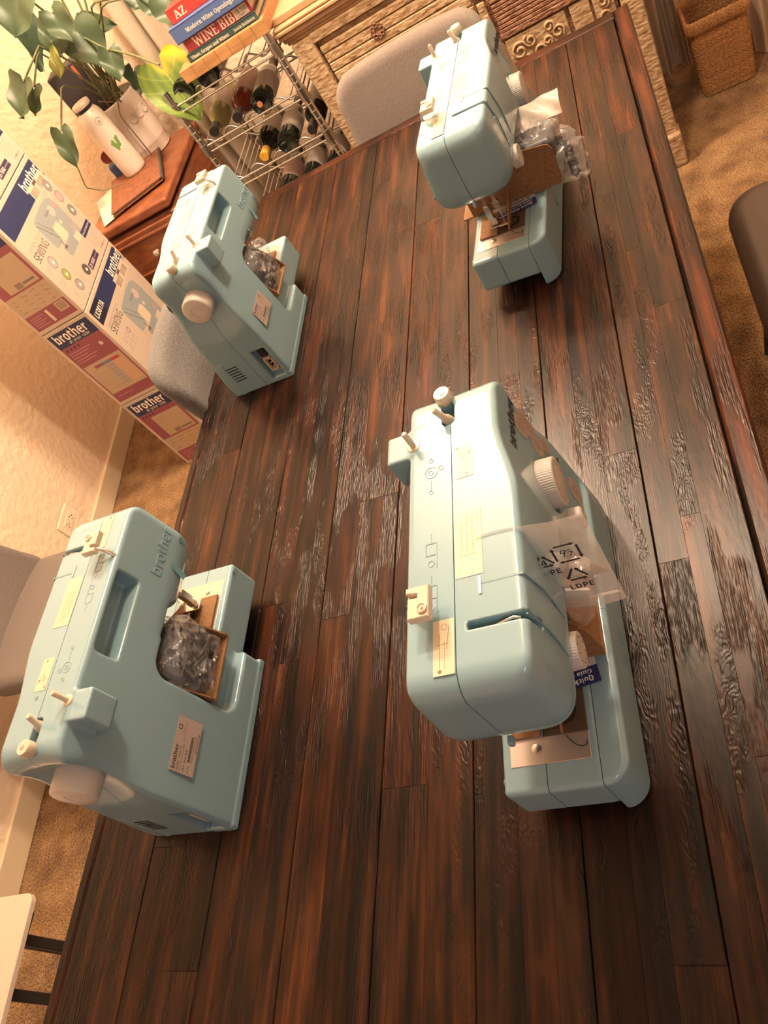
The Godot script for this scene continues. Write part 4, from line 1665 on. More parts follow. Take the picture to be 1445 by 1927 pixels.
func chairs() -> void:
	var taupe := fabric("taupe fabric", lin(0.135, 0.110, 0.096), lin(0.215, 0.180, 0.158), 2.6)
	var heather := fabric("heather fabric", lin(0.060, 0.056, 0.056), lin(0.205, 0.190, 0.180), 2.6)
	make_chair("heathered light grey fabric chair tucked against the table beside the stacked boxes", heather, Vector3(-0.855, 0, -1.425), PI / 2)
	make_chair("grey-brown fabric chair at the far table head in front of the whitewashed sideboard", taupe, Vector3(-0.538, 0, -1.945), 0.0)
	# moulded seat pulled back to the wall
	var t := make_chair("grey-brown fabric chair pulled back against the peach wall under the outlet", taupe, Vector3(-1.845, 0, -1.01), PI / 2, 0.75)
	# dark leather chair on the right
	var lea := mat("dark leather", lin(0.040, 0.022, 0.014), 0.45)
	make_chair("dark brown leather chair seat on the carpet to the right of the table", lea, Vector3(0.338, 0, -1.345), -PI / 2, 0.0, true, "").scale = Vector3(1.1, 1.1, 1.1)
	# white topped seat at the lower left
	var w := thing("white_stool", "flat white-topped stool with black legs at the lower left by the baseboard", "stool", Vector3(-1.75, 0, -0.03), 0.0)
	var b := Buf.new()
	var poly := PackedVector2Array()
	for p in rounded(0.37, 0.44, 0.022, 5):
		poly.append(p)
	b.prism(poly, Transform3D(Basis(Vector3.UP, 0.07) * Basis(Vector3(1, 0, 0), -PI / 2), Vector3(0.0, 0.436, 0.0)), 0.014, 0.003)
	part(w, "seat_board", b, mat("white laminate", lin(0.60, 0.50, 0.40), 0.5))
	var metal: Material = mats["chair metal"]
	for q in [[0.145, -0.145], [0.155, -0.045], [0.165, 0.175], [-0.15, -0.17], [-0.14, 0.18]]:
		b = Buf.new()
		b.rbox(Vector3(q[0], 0.218, q[1]), Vector3(0.022, 0.436, 0.022), 0.003)
		part(w, "leg", b, metal)
	b = Buf.new()
	b.rbox(Vector3(0.0, 0.424, -0.02), Vector3(0.30, 0.022, 0.36), 0.004)
	part(w, "frame", b, metal)

# ------------------------------------------------------------------ machine cartons by the wall
func boxes() -> void:
	var H := 0.375
	var W := 0.42
	var D := 0.205
	var ang := atan(WS)
	var cream := lin(0.58, 0.485, 0.39)
	var board := mat("carton white", cream, 0.6)
	var navy := lin(0.022, 0.034, 0.105)
	var mag := lin(0.30, 0.085, 0.115)
	var teal := lin(0.32, 0.36, 0.37)
	var tan_ := lin(0.50, 0.38, 0.26)
	var white := Color(1, 0.95, 0.88)
	var ink := lin(0.05, 0.05, 0.06)
	# cover picture
	var a := blank(504, 450, cream)
	poly_fill(a, PackedVector2Array([Vector2(14, 14), Vector2(410, 14), Vector2(410, 92), Vector2(14, 92)]), navy)
	poly_fill(a, PackedVector2Array([Vector2(14, 14), Vector2(120, 14), Vector2(120, 92), Vector2(14, 92)]), lin(0.015, 0.018, 0.035))
	draw_text(a, "LX3817A", Vector2(24, 52), 38, white, true, false, 0.0, 0.72)
	rect(a, 410, 14, 80, 60, navy)
	draw_text(a, "brother", Vector2(316, 46), 60, white, true, false, 0.0, 0.8)
	draw_text(a, "at your side", Vector2(420, 84), 18, navy)
	carton_label(a, Vector2(300, 70))
	draw_text(a, "Lightweight, full-size", Vector2(28, 116), 18, lin(0.3, 0.25, 0.22))
	draw_text(a, "SEWING", Vector2(28, 146), 50, ink, false, false, 0.0, 0.8)
	picture_machine(a, Vector2(170, 130), 1.0, teal)
	for k in 3:
		ring(a, Vector2(48 + k * 34, 210 + k * 0), 11, 4, lin(0.28, 0.14, 0.30) if k == 2 else lin(0.45, 0.33, 0.36))
		for j in 3:
			rect(a, 34 + k * 34, 236 + j * 11, 26 - j * 4, 3, lin(0.40, 0.30, 0.28))
	rect(a, 60, 410, 90, 3, lin(0.45, 0.36, 0.3))
	rect(a, 220, 420, 150, 3, lin(0.45, 0.36, 0.3))
	# back picture with round details
	var c := blank(504, 450, cream)
	rect(c, 14, 14, 400, 92, navy)
	rect(c, 400, 14, 92, 60, navy)
	draw_text(c, "brother", Vector2(300, 50), 64, white, true, false, 0.0, 0.8)
	draw_text(c, "at your side", Vector2(410, 90), 18, navy)
	carton_label(c, Vector2(318, 62))
	draw_text(c, "strength, full-size", Vector2(30, 168), 20, lin(0.4, 0.3, 0.26))
	draw_text(c, "SEWING", Vector2(24, 206), 48, ink, false, false, 0.0, 0.8)
	picture_machine(c, Vector2(170, 120), 0.92, teal)
	for q in [[452, 122, lin(0.30, 0.26, 0.28)], [462, 182, lin(0.55, 0.36, 0.36)], [460, 252, lin(0.24, 0.25, 0.27)], [90, 262, lin(0.42, 0.40, 0.40)], [96, 330, lin(0.33, 0.36, 0.10)], [110, 396, lin(0.36, 0.32, 0.33)], [220, 400, lin(0.10, 0.085, 0.09)]]:
		disc(c, Vector2(q[0], q[1]), 25, lin(0.2, 0.17, 0.18))
		disc(c, Vector2(q[0], q[1]), 22, q[2])
		disc(c, Vector2(q[0] + 3, q[1] + 2), 7, white if q[1] != 182 else q[2])
		for j in 4:
			rect(c, q[0] - 76 + (100 if q[0] > 300 else 0) * 0, q[1] - 12 + j * 8, 42 - j * 5, 2, lin(0.50, 0.30, 0.28))
	rect(c, 380, 320, 112, 30, navy)
	draw_text(c, "Bonus: Free Online Classes", Vector2(386, 335), 12, white, true, false, 0.0, 0.65)
	for j in 6:
		rect(c, 384, 362 + j * 10, 88 - j * 4, 2, lin(0.45, 0.33, 0.28))
	for j in 5:
		disc(c, Vector2(418 + j * 14, 430), 5, lin(0.45, 0.08, 0.06) if j == 2 else lin(0.35, 0.3, 0.3))
	rect(c, 250, 400, 120, 30, lin(0.05, 0.03, 0.08))
	draw_text(c, "25 YEAR", Vector2(256, 415), 22, white, true, false, 0.0, 0.75)
	draw_text(c, "LIMITED WARRANTY", Vector2(320, 415), 9, white)
	# narrow sides
	var s1 := blank(246, 450, cream)
	rect(s1, 12, 12, 222, 76, navy)
	draw_text(s1, "brother", Vector2(26, 42), 62, white, true, false, 0.0, 0.78)
	draw_text(s1, "at your side", Vector2(76, 74), 22, white)
	rect(s1, 12, 88, 222, 110, mag)
	for j in 4:
		rect(s1, 30 + j * 22, 98, 8, 12, lin(0.05, 0.02, 0.05))
	for j in 5:
		rect(s1, 24, 122 + j * 14, 120 - (j % 3) * 20, 3, lin(0.55, 0.32, 0.32))
	disc(s1, Vector2(190, 142), 10, lin(0.7, 0.5, 0.45))
	rect(s1, 12, 198, 222, 190, mag)
	rect(s1, 20, 206, 206, 176, tan_)
	rect(s1, 66, 222, 46, 14, lin(0.30, 0.09, 0.16))
	rect(s1, 112, 222, 46, 14, lin(0.16, 0.22, 0.28))
	rect(s1, 158, 222, 46, 14, lin(0.50, 0.06, 0.05))
	rect(s1, 112, 238, 46, 128, lin(0.44, 0.37, 0.31))
	rect(s1, 158, 238, 60, 128, lin(0.62, 0.40, 0.27))
	for j in 6:
		rect(s1, 28, 244 + j * 22, 84, 2, lin(0.42, 0.30, 0.22))
		rect(s1, 118, 250 + j * 20, 34, 4, lin(0.30, 0.28, 0.27))
	rect(s1, 12, 388, 222, 46, mag)
	draw_text(s1, "Bonus and more", Vector2(30, 404), 12, lin(0.6, 0.4, 0.4))
	var s2 := blank(246, 450, cream)
	rect(s2, 12, 12, 222, 76, navy)
	draw_text(s2, "brother", Vector2(26, 42), 62, white, true, false, 0.0, 0.78)
	draw_text(s2, "at your side", Vector2(76, 74), 22, white)
	rect(s2, 12, 88, 222, 346, mag)
	for j in 4:
		rect(s2, 26 + j * 20, 98, 8, 12, lin(0.05, 0.02, 0.05))
	rect(s2, 60, 118, 160, 136, tan_)
	for j in 3:
		rect(s2, 70, 136 + j * 14, 60, 3, lin(0.40, 0.28, 0.22))
	rect(s2, 106, 226, 34, 24, lin(0.26, 0.20, 0.17))
	rect(s2, 146, 232, 62, 10, lin(0.20, 0.16, 0.14))
	rect(s2, 12, 262, 222, 96, tan_)
	var rng := RandomNumberGenerator.new()
	rng.seed = 5
	for j in 16:
		var x := 30.0 + (j % 4) * 54
		var y := 278.0 + (j / 4) * 21
		stroke(s2, Vector2(x, y), Vector2(x + rng.randf_range(10, 32), y + rng.randf_range(-6, 8)), rng.randf_range(3, 6), lin(0.36, 0.27, 0.20))
	for j in 5:
		rect(s2, 26, 374 + j * 11, 70 - (j % 2) * 18, 3, lin(0.52, 0.28, 0.30))
	rect(s2, 112, 368, 14, 58, lin(0.7, 0.6, 0.5))
	rect(s2, 170, 362, 52, 44, tan_)
	for j in 8:
		rect(s2, 176, 368 + j * 4, 40, 2, lin(0.2, 0.16, 0.13))
	var fm := [image_mat("carton cover", a, 0.5), image_mat("carton back", c, 0.5)]
	var sm := [image_mat("carton chart side", s1, 0.5), image_mat("carton parts side", s2, 0.5)]
	var which := [[0, 1], [0, 0], [1, 1], [1, 0]]
	var lab := ["sewing machine carton at the foot of the wall stack, mostly behind a grey chair", "sewing machine carton second from the bottom, model number and chart side showing", "sewing machine carton third from the bottom with round detail pictures on its front", "sewing machine carton topmost in the wall stack, cut by the picture edge"]
	for k in 4:
		var z := -2.16
		var t := thing("sewing_machine_carton", lab[k], "box", Vector3(wall_x(z) + D / 2 + 0.014, H * k, z), ang, "cartons stacked against the peach wall")
		var b := Buf.new()
		b.rbox(Vector3(0, H / 2, 0), Vector3(D, H - 0.002, W), 0.003)
		part(t, "carton_body", b, board)
		b = Buf.new()
		var x := D / 2 + 0.0004
		b.face([Vector3(x, 0.004, W / 2 - 0.003), Vector3(x, 0.004, -W / 2 + 0.003), Vector3(x, H - 0.004, -W / 2 + 0.003), Vector3(x, H - 0.004, W / 2 - 0.003)], Vector3(1, 0, 0), [Vector2(0, 1), Vector2(1, 1), Vector2(1, 0), Vector2(0, 0)])
		part(t, "printed_front", b, fm[which[k][0]])
		b = Buf.new()
		var zz := W / 2 + 0.0004
		b.face([Vector3(-D / 2 + 0.003, 0.004, zz), Vector3(D / 2 - 0.003, 0.004, zz), Vector3(D / 2 - 0.003, H - 0.004, zz), Vector3(-D / 2 + 0.003, H - 0.004, zz)], Vector3(0, 0, 1), [Vector2(0, 1), Vector2(1, 1), Vector2(1, 0), Vector2(0, 0)])
		part(t, "printed_side", b, sm[which[k][1]])

func carton_label(im: Image, at: Vector2) -> void:
	var rng := RandomNumberGenerator.new()
	rng.seed = 9
	rect(im, at.x, at.y, 170, 54, lin(0.74, 0.58, 0.45))
	for row in 2:
		var x := at.x + 8.0 + row * 80
		while x < at.x + 70 + row * 85:
			var w := rng.randf_range(1.5, 4.0)
			rect(im, x, at.y + 16, w, 32, lin(0.2, 0.15, 0.13))
			x += w + rng.randf_range(1.5, 3.5)
	rect(im, at.x + 60, at.y + 4, 36, 12, lin(0.1, 0.08, 0.07))

func picture_machine(im: Image, at: Vector2, s: float, col: Color) -> void:
	var P := func(l: Array) -> PackedVector2Array:
		var r := PackedVector2Array()
		for k in range(0, l.size(), 2):
			r.append(at + Vector2(l[k], l[k + 1]) * s)
		return r
	poly_fill(im, P.call([12, 30, 30, 16, 150, 10, 215, 14, 246, 30, 256, 70, 256, 216, 246, 228, 60, 228, 48, 216, 48, 178, 150, 176, 162, 166, 162, 110, 150, 96, 104, 96, 92, 110, 92, 148, 84, 158, 26, 158, 14, 148]), col)
	poly_fill(im, P.call([104, 100, 150, 100, 158, 110, 158, 164, 148, 172, 100, 172, 96, 164, 96, 110]), lin(0.74, 0.60, 0.44))
	disc(im, at + Vector2(186, 62) * s, 24 * s, lin(0.60, 0.48, 0.44))
	disc(im, at + Vector2(180, 118) * s, 9 * s, lin(0.70, 0.60, 0.52))
	disc(im, at + Vector2(234, 60) * s, 16 * s, lin(0.42, 0.33, 0.32))
	disc(im, at + Vector2(228, 180) * s, 20 * s, lin(0.42, 0.36, 0.35))
	stroke(im, at + Vector2(20, 34) * s, at + Vector2(84, 140) * s, 3, lin(0.10, 0.09, 0.09))
	stroke(im, at + Vector2(40, 26) * s, at + Vector2(92, 112) * s, 3, lin(0.18, 0.16, 0.15))
	stroke(im, at + Vector2(72, 150) * s, at + Vector2(72, 186) * s, 6, lin(0.14, 0.12, 0.11))
	rect(im, at.x + 60 * s, at.y + 178 * s, 24 * s, 12 * s, lin(0.14, 0.10, 0.09))
	draw_text(im, "brother", at + Vector2(120, 50) * s, 16 * s, lin(0.12, 0.12, 0.14), true)
	rect(im, at.x + 170 * s, at.y + 196 * s, 56 * s, 34 * s, lin(0.70, 0.58, 0.46))

# ------------------------------------------------------------------ reddish chest of drawers
const CH := Vector3(-1.77, 0.759, -2.45)   # middle of the front top edge

func chest() -> void:
	var red := mat("cherry wood", Color.WHITE, 0.38)
	world_tex(red, noise_tex(noise(91, 0.02, 4), 256, [[0.0, 0.5, 1.0], [lin(0.16, 0.045, 0.020), lin(0.24, 0.075, 0.030), lin(0.34, 0.115, 0.045)]]), Vector3(2, 9, 2), false)
	var t := thing("drawer_chest", "reddish wooden chest of drawers beneath the potted plant", "chest", Vector3(CH.x, 0, CH.z - 0.28))
	var w := 0.39
	var d := 0.53
	var b := Buf.new()
	b.rbox(Vector3(0, 0.355, 0), Vector3(w - 0.02, 0.71, d), 0.008)
	part(t, "carcass", b, red)
	b = Buf.new()
	b.rbox(Vector3(0, 0.740, 0.006), Vector3(w, 0.036, d + 0.014), 0.010, 3)
	part(t, "chest_top", b, red)
	for k in 3:
		var dr := Buf.new()
		var y := 0.605 - k * 0.215
		dr.rbox(Vector3(0, y, d / 2 + 0.004), Vector3(w - 0.05, 0.185, 0.020), 0.006, 2)
		var o := part(t, "drawer", dr, red)
		var p := Buf.new()
		for s in [[0, 0.066, w - 0.10, 0.012], [0, -0.066, w - 0.10, 0.012], [-(w - 0.10) / 2, 0, 0.012, 0.144], [(w - 0.10) / 2, 0, 0.012, 0.144]]:
			p.rbox(Vector3(s[0], y + s[1], d / 2 + 0.015), Vector3(s[2], s[3], 0.010), 0.004)
		part(o, "moulding", p, red)
		p = Buf.new()
		p.lathe(Vector3(0.02, y + 0.0, d / 2 + 0.012), Vector3(0, 0, 1), [[0.0, 0.0], [0.007, 0.0], [0.006, 0.010], [0.012, 0.016], [0.013, 0.022], [0.008, 0.028], [0.0, 0.029]], 20)
		part(o, "knob", p, mat("glass knob", lin(0.45, 0.35, 0.28), 0.15))
	for sx in [-1, 1]:
		var g := Buf.new()
		g.rbox(Vector3(sx * (w / 2 - 0.010), 0.36, d / 2), Vector3(0.024, 0.70, 0.026), 0.008, 2)
		part(t, "corner_post", g, red)

# ------------------------------------------------------------------ wine rack
const RK := Vector3(-1.1475, 0, -2.50)

func wine_rack() -> void:
	var chrome := mat("chrome wire", lin(0.58, 0.60, 0.62), 0.25, 1.0)
	var t := thing("wine_rack", "chrome wire wine rack with a butcher-block top, books on it and bottles inside", "wine rack", RK)
	var w := 0.20
	for q in [[-w, 0.0], [w, 0.0], [-w, -0.36], [w, -0.36]]:
		var b := Buf.new()
		b.cyl(Vector3(q[0], 0.02, q[1]), Vector3.UP, 0.0125, 1.0, 14)
		for k in 36:
			b.lathe(Vector3(q[0], 0.06 + k * 0.0254, q[1]), Vector3.UP, [[0.0125, 0.0], [0.0132, 0.001], [0.0132, 0.003], [0.0125, 0.004]], 14)
		part(t, "post", b, chrome)
	var butcher := mat("butcher block", Color.WHITE, 0.45)
	world_tex(butcher, noise_tex(noise(92, 0.02, 4), 256, [[0.0, 0.5, 1.0], [lin(0.32, 0.155, 0.055), lin(0.44, 0.23, 0.095), lin(0.54, 0.30, 0.135)]]), Vector3(1.5, 10, 10), false)
	var x := -0.104
	var kk := 0
	while x < 0.215:
		var b := Buf.new()
		var wd := 0.0465
		b.rbox(Vector3(x + wd / 2, 1.030, -0.170), Vector3(wd - 0.0006, 0.040, 0.38), 0.002)
		part(t, "top_stave", b, butcher)
		x += wd
		kk += 1
	# shelves: paired rails front and back, waved wires across
	for k in 6:
		var y := 0.958 - k * 0.150
		if y < 0.05:
			break
		var b := Buf.new()
		for z in [0.004, -0.364]:
			b.tube([Vector3(-w, y + 0.011, z), Vector3(w, y + 0.011, z)], 0.0036, 8)
			b.tube([Vector3(-w, y - 0.011, z), Vector3(w, y - 0.011, z)], 0.0036, 8)
			for j in 3:
				b.rbox(Vector3(-0.1 + j * 0.1, y, z), Vector3(0.006, 0.024, 0.006), 0.001)
		for sx in [-w, w]:
			b.tube([Vector3(sx, y + 0.011, 0), Vector3(sx, y + 0.011, -0.36)], 0.0036, 8)
			b.tube([Vector3(sx, y - 0.011, 0), Vector3(sx, y - 0.011, -0.36)], 0.0036, 8)
		for z in [-0.03, -0.32]:
			var pts := []
			for j in 49:
				var u := j / 48.0
				pts.append(Vector3(lerpf(-w, w, u), y + 0.006 + 0.014 * cos(u * TAU * 4.0), z))
			b.tube(pts, 0.003, 7)
		for j in 4:
			for e in [-0.014, 0.014]:
				var xx: float = -w + 0.1 * (j + 0.5) + e * 0.0
				b.tube([Vector3(xx + e, y - 0.006, -0.03), Vector3(xx + e, y - 0.006, -0.32)], 0.0022, 6)
		part(t, "wire_shelf", b, chrome)
		for q in [[-w, 0.0], [w, 0.0], [-w, -0.36], [w, -0.36]]:
			b = Buf.new()
			b.lathe(Vector3(q[0], y - 0.020, q[1]), Vector3.UP, [[0.0125, 0.0], [0.0178, 0.0], [0.0162, 0.040], [0.0125, 0.040]], 16)
			part(t, "post_collar", b, mat("collar", lin(0.36, 0.35, 0.33), 0.3, 1.0))
	bottles(w)
	books()

func bottles(w: float) -> void:
	var dark := mat("dark glass", lin(0.010, 0.014, 0.010), 0.12)
	var green := mat("pale wine", lin(0.34, 0.33, 0.13), 0.12)
	var rose := mat("red wine", lin(0.22, 0.035, 0.02), 0.15)
	var foil := mat("yellow foil", lin(0.75, 0.40, 0.05), 0.4)
	var black := mat("black foil", lin(0.015, 0.014, 0.015), 0.4)
	var paper := mat("wine label", lin(0.62, 0.55, 0.47), 0.6)
	var pink := mat("pink label", lin(0.50, 0.33, 0.30), 0.6)
	# shelf row (0 = highest), slot, glass, foil, label, neck towards the viewer, description
	var list := [
		[1, 0, green, black, paper, true, "pale green wine bottle lying neck outward with a white label, middle shelf"],
		[1, 1, rose, black, pink, true, "red wine bottle with a pinkish label and black neck, middle shelf"],
		[1, 2, dark, black, paper, false, "dark bottle with base outward bearing an orange seal, middle shelf"],
		[2, 1, dark, foil, paper, true, "dark bottle with a bright yellow foil neck below the red one"],
		[2, 2, dark, black, paper, false, "large dark bottle base outward on the lower middle shelf"],
		[3, 2, dark, black, paper, false, "dark bottle with a white label above the table edge, left of the pair"],
		[3, 3, dark, black, paper, false, "dark bottle with a cream label at the rack's lower right"],
		[3, 1, dark, black, pink, false, "dark bottle at the rack's lower left, nearest the blue machine's head"],
		[0, 0, dark, black, paper, false, "shadowed dark bottle on the top shelf under the books"],
		[0, 1, dark, black, paper, false, "second shadowed dark bottle on the top shelf, toward the right post"],
		[2, 3, dark, black, paper, true, "dark bottle beside the right chrome post, neck outward"],
	]
	for q in list:
		var y: float = 0.958 - q[0] * 0.150 - 0.008 + 0.0375
		var x: float = -w + 0.1 * (q[1] + 0.5)
		var t := thing("wine_bottle", q[6], "bottle", RK + Vector3(x, y, -0.17), 0.0, "wine bottles lying in the chrome rack")
		if not q[5]:
			t.rotation.y = PI
		var b := Buf.new()
		b.lathe(Vector3(0, 0, -0.15), Vector3(0, 0, 1), [[0.0, 0.012], [0.022, 0.010], [0.034, 0.0], [0.0370, 0.006], [0.0375, 0.03], [0.0375, 0.19], [0.034, 0.205], [0.022, 0.225], [0.0155, 0.24], [0.0145, 0.26]], 28)
		part(t, "glass_body", b, q[2])
		b = Buf.new()
		b.lathe(Vector3(0, 0, -0.15), Vector3(0, 0, 1), [[0.0150, 0.245], [0.0152, 0.285], [0.0162, 0.287], [0.0162, 0.298], [0.0150, 0.300], [0.0, 0.300]], 24)
		part(t, "neck_foil", b, q[3])
		b = Buf.new()
		b.lathe(Vector3(0, 0, -0.15), Vector3(0, 0, 1), [[0.0377, 0.06], [0.0378, 0.062], [0.0378, 0.158], [0.0377, 0.16]], 28)
		part(t, "paper_label", b, q[4])
		if q[0] == 1 and q[1] == 2:
			b = Buf.new()
			b.cyl(Vector3(0.004, 0.002, -0.1495), Vector3(0, 0, -1), 0.010, 0.002, 16)
			part(t, "orange_seal", b, mat("orange seal", lin(0.55, 0.20, 0.08), 0.5))

func books() -> void:
	# bottom to top: thickness, width, depth, colour, title, subtitle
	var data := [
		[0.022, 0.265, 0.21, lin(0.035, 0.075, 0.072), "Vines, Grapes and Wines", "Jancis Robinson", "dark green book at the bottom of the stack on the wine rack"],
		[0.036, 0.245, 0.20, lin(0.36, 0.045, 0.055), "WINE BIBLE", "", "red book with large white title in the stack on the wine rack"],
		[0.044, 0.285, 0.21, lin(0.075, 0.130, 0.310), "Modern Wine Openings", "", "blue book above the red one in the stack on the wine rack"],
		[0.040, 0.200, 0.19, lin(0.42, 0.040, 0.030), "AZ", "", "red book topmost in the stack on the wine rack"],
	]
	var y := 1.0504
	var pm := mat("book pages", lin(0.66, 0.55, 0.42), 0.85)
	for k in 4:
		var q: Array = data[k]
		var th: float = q[0]
		var t := thing("book", q[6], "book", RK + Vector3([0.075, 0.077, 0.085, 0.050][k], y, -0.100 - [0.0, 0.004, -0.002, 0.02][k]), [0.0, 0.02, 0.0, 0.06][k], "books stacked on the wine rack")
		var cm := mat("book cover %d" % k, q[3], 0.5)
		var b := Buf.new()
		b.rbox(Vector3(0, th - 0.0016, 0), Vector3(q[1], 0.0032, q[2]), 0.001)
		b.rbox(Vector3(0, 0.0016, 0), Vector3(q[1], 0.0032, q[2]), 0.001)
		b.rbox(Vector3(0, th / 2, q[2] / 2 - 0.0016), Vector3(q[1], th, 0.0032), 0.001)
		part(t, "cover", b, cm)
		b = Buf.new()
		b.box(Vector3(0, th / 2, -0.004), Vector3(q[1] - 0.010, th - 0.0066, q[2] - 0.012))
		part(t, "pages", b, pm)
		var wm := mat("book lettering", lin(0.78, 0.66, 0.54), 0.6)
		var h: float = [0.013, 0.040, 0.016, 0.030][k]
		var o := obj("spine_title", text_mesh(q[4], true, true, 0.0006 / h), t)
		o.material_override = wm
		o.transform = Transform3D(Basis.from_scale(Vector3(h * [0.9, 0.78, 0.95, 1.0][k], h, h)), Vector3(-q[1] / 2 + [0.012, 0.030, 0.050, 0.02][k], th / 2 - 0.001, q[2] / 2 + 0.0004))
		if k == 1:
			var bc := blank(96, 64, lin(0.58, 0.50, 0.42))
			for j in 14:
				rect(bc, 10 + j * 6, 10, 2 + (j % 3), 30, lin(0.1, 0.08, 0.07))
			rect(bc, 14, 48, 60, 4, lin(0.15, 0.12, 0.1))
			card(t, "barcode_sticker", bc, "book barcode", Transform3D(Basis(), Vector3(0.092, th / 2, q[2] / 2 + 0.0003)), 0.042, 0.028)
		if q[5] != "":
			o = obj("spine_author", text_mesh(q[5], false, true, 0.0006 / h), t)
			o.material_override = wm
			o.transform = Transform3D(Basis.from_scale(Vector3(h * 0.8, h * 0.8, h)), Vector3(0.045, th / 2 - 0.001, q[2] / 2 + 0.0004))
		y += th + 0.0003

# ------------------------------------------------------------------ whitewashed carved sideboard
func sideboard() -> void:
	var ww := mat("whitewashed wood", Color.WHITE, 0.7)
	world_tex(ww, noise_tex(noise(95, 0.02, 5), 512, [[0.0, 0.35, 0.55, 1.0], [lin(0.22, 0.12, 0.06), lin(0.40, 0.25, 0.13), lin(0.48, 0.34, 0.20), lin(0.58, 0.44, 0.29)]]), Vector3(2.4, 5.5, 2.4), false)
	relief(ww, noise_tex(noise(96, 0.05, 4), 256), 0.25)
	var br := mat("carved brown wood", Color.WHITE, 0.6)
	world_tex(br, noise_tex(noise(97, 0.03, 4), 256, [[0.0, 0.5, 1.0], [lin(0.13, 0.055, 0.030), lin(0.27, 0.13, 0.075), lin(0.42, 0.24, 0.14)]]), Vector3(3, 5, 3), false)
	relief(br, noise_tex(noise(98, 0.06, 4), 256), 0.3)
	var pine := mat("pale moulding wood", Color.WHITE, 0.5)
	world_tex(pine, noise_tex(noise(99, 0.02, 3), 256, [[0.0, 1.0], [lin(0.38, 0.21, 0.105), lin(0.54, 0.35, 0.20)]]), Vector3(1, 8, 8), false)
	var x0 := -0.915
	var x1 := 0.062
	var zf := -2.55
	var cx := (x0 + x1) / 2
	var t := thing("sideboard", "tall whitewashed sideboard with carved brown panels behind the far end of the table", "sideboard", Vector3(cx, 0, zf - 0.22))
	var L := func(x: float) -> float: return x - cx
	var Z := 0.22
	var b := Buf.new()
	b.box(Vector3(0, 0.50, -0.01), Vector3(x1 - x0 - 0.02, 0.86, 0.40))
	part(t, "carcass", b, br)
	# stepped cornice and top boards
	var steps := [[0.937, 0.012, 0.010], [0.949, 0.011, 0.018], [0.962, 0.014, 0.026], [0.977, 0.012, 0.034], [0.989, 0.010, 0.030]]
	for q in steps:
		b = Buf.new()
		b.rbox(Vector3(0, q[0], q[2] / 2), Vector3(x1 - x0 + q[2] * 1.6, q[1], 0.44 + q[2]), 0.004, 2)
		part(t, "cornice_moulding", b, pine)
	for k in 3:
		b = Buf.new()
		b.rbox(Vector3(0, 1.006, -0.15 + k * 0.15), Vector3(x1 - x0 + 0.07, 0.022, 0.148), 0.004)
		part(t, "top_board", b, pine)
	# posts and rails
	for q in [[x0 + 0.034, 0.068], [x1 - 0.030, 0.060]]:
		b = Buf.new()
		b.rbox(Vector3(L.call(q[0]), 0.465, Z - 0.005), Vector3(q[1], 0.93, 0.05), 0.005)
		part(t, "front_post", b, ww)
	b = Buf.new()
	b.rbox(Vector3(L.call(x1 - 0.03), 0.06, Z - 0.0), Vector3(0.075, 0.12, 0.07), 0.008)
	part(t, "foot_block", b, ww)
	for q in [[0.917, 0.030], [0.09, 0.07]]:
		b = Buf.new()
		b.rbox(Vector3(0, q[0], Z - 0.004), Vector3(x1 - x0 - 0.13, q[1], 0.040), 0.004)
		part(t, "rail", b, ww)
	# side panel on the right
	b = Buf.new()
	b.rbox(Vector3(L.call(x1 - 0.012), 0.48, -0.01), Vector3(0.024, 0.86, 0.40), 0.004)
	part(t, "side_panel", b, ww)
	# left door: upright boards with raised strips
	var dx0 := x0 + 0.072
	var dx1 := -0.375
	var door := Buf.new()
	door.box(Vector3(L.call((dx0 + dx1) / 2), 0.515, Z - 0.012), Vector3(dx1 - dx0, 0.76, 0.014))
	var d := part(t, "door", door, ww)
	var rng := RandomNumberGenerator.new()
	rng.seed = 21
	var y := 0.885
	var kk := 0
	while y > 0.16:
		var h: float = [0.024, 0.032, 0.028, 0.034][kk % 4]
		b = Buf.new()
		b.rbox(Vector3(L.call((dx0 + dx1) / 2), y - h / 2, Z + rng.randf_range(-0.002, 0.002)), Vector3(dx1 - dx0 - 0.004, h - 0.002, 0.016), 0.004, 2)
		part(d, "door_board", b, ww)
		y -= h
		kk += 1
	# carved ring rosette on the left door
	b = Buf.new()
	for j in 8:
		var a := TAU * j / 8
		var pts := []
		for s in 9:
			var c2 := TAU * s / 8
			pts.append(Vector3(L.call(-0.657) + cos(a) * 0.016 + cos(c2) * 0.006, 0.842 + sin(a) * 0.016 + sin(c2) * 0.006, Z + 0.012))
		b.tube(pts, 0.0024, 6, false)
	part(d, "carved_rosette", b, br)
	# iron hinge strap
	b = Buf.new()
	b.rbox(Vector3(L.call(-0.356), 0.722, Z + 0.012), Vector3(0.024, 0.085, 0.008), 0.004, 2)
	b.cyl(Vector3(L.call(-0.356), 0.748, Z + 0.014), Vector3(0, 0, 1), 0.006, 0.004, 12)
	part(t, "door_latch", b, ww)
	# right door: dark ribbed panel over a floral carved one
	var ex0 := -0.338
	var ex1 := x1 - 0.066
	var door2 := Buf.new()
	door2.box(Vector3(L.call((ex0 + ex1) / 2), 0.50, Z - 0.012), Vector3(ex1 - ex0, 0.78, 0.014))
	var d2 := part(t, "door", door2, br)
	for k in 7:
		b = Buf.new()
		b.rbox(Vector3(L.call((ex0 + ex1) / 2), 0.735 - k * 0.0125, Z + 0.002), Vector3(ex1 - ex0 - 0.012, 0.0112, 0.016), 0.003, 2)
		part(d2, "carved_slat", b, br)
	b = Buf.new()
	b.rbox(Vector3(L.call((ex0 + ex1) / 2), 0.645, Z + 0.002), Vector3(ex1 - ex0, 0.018, 0.018), 0.003)
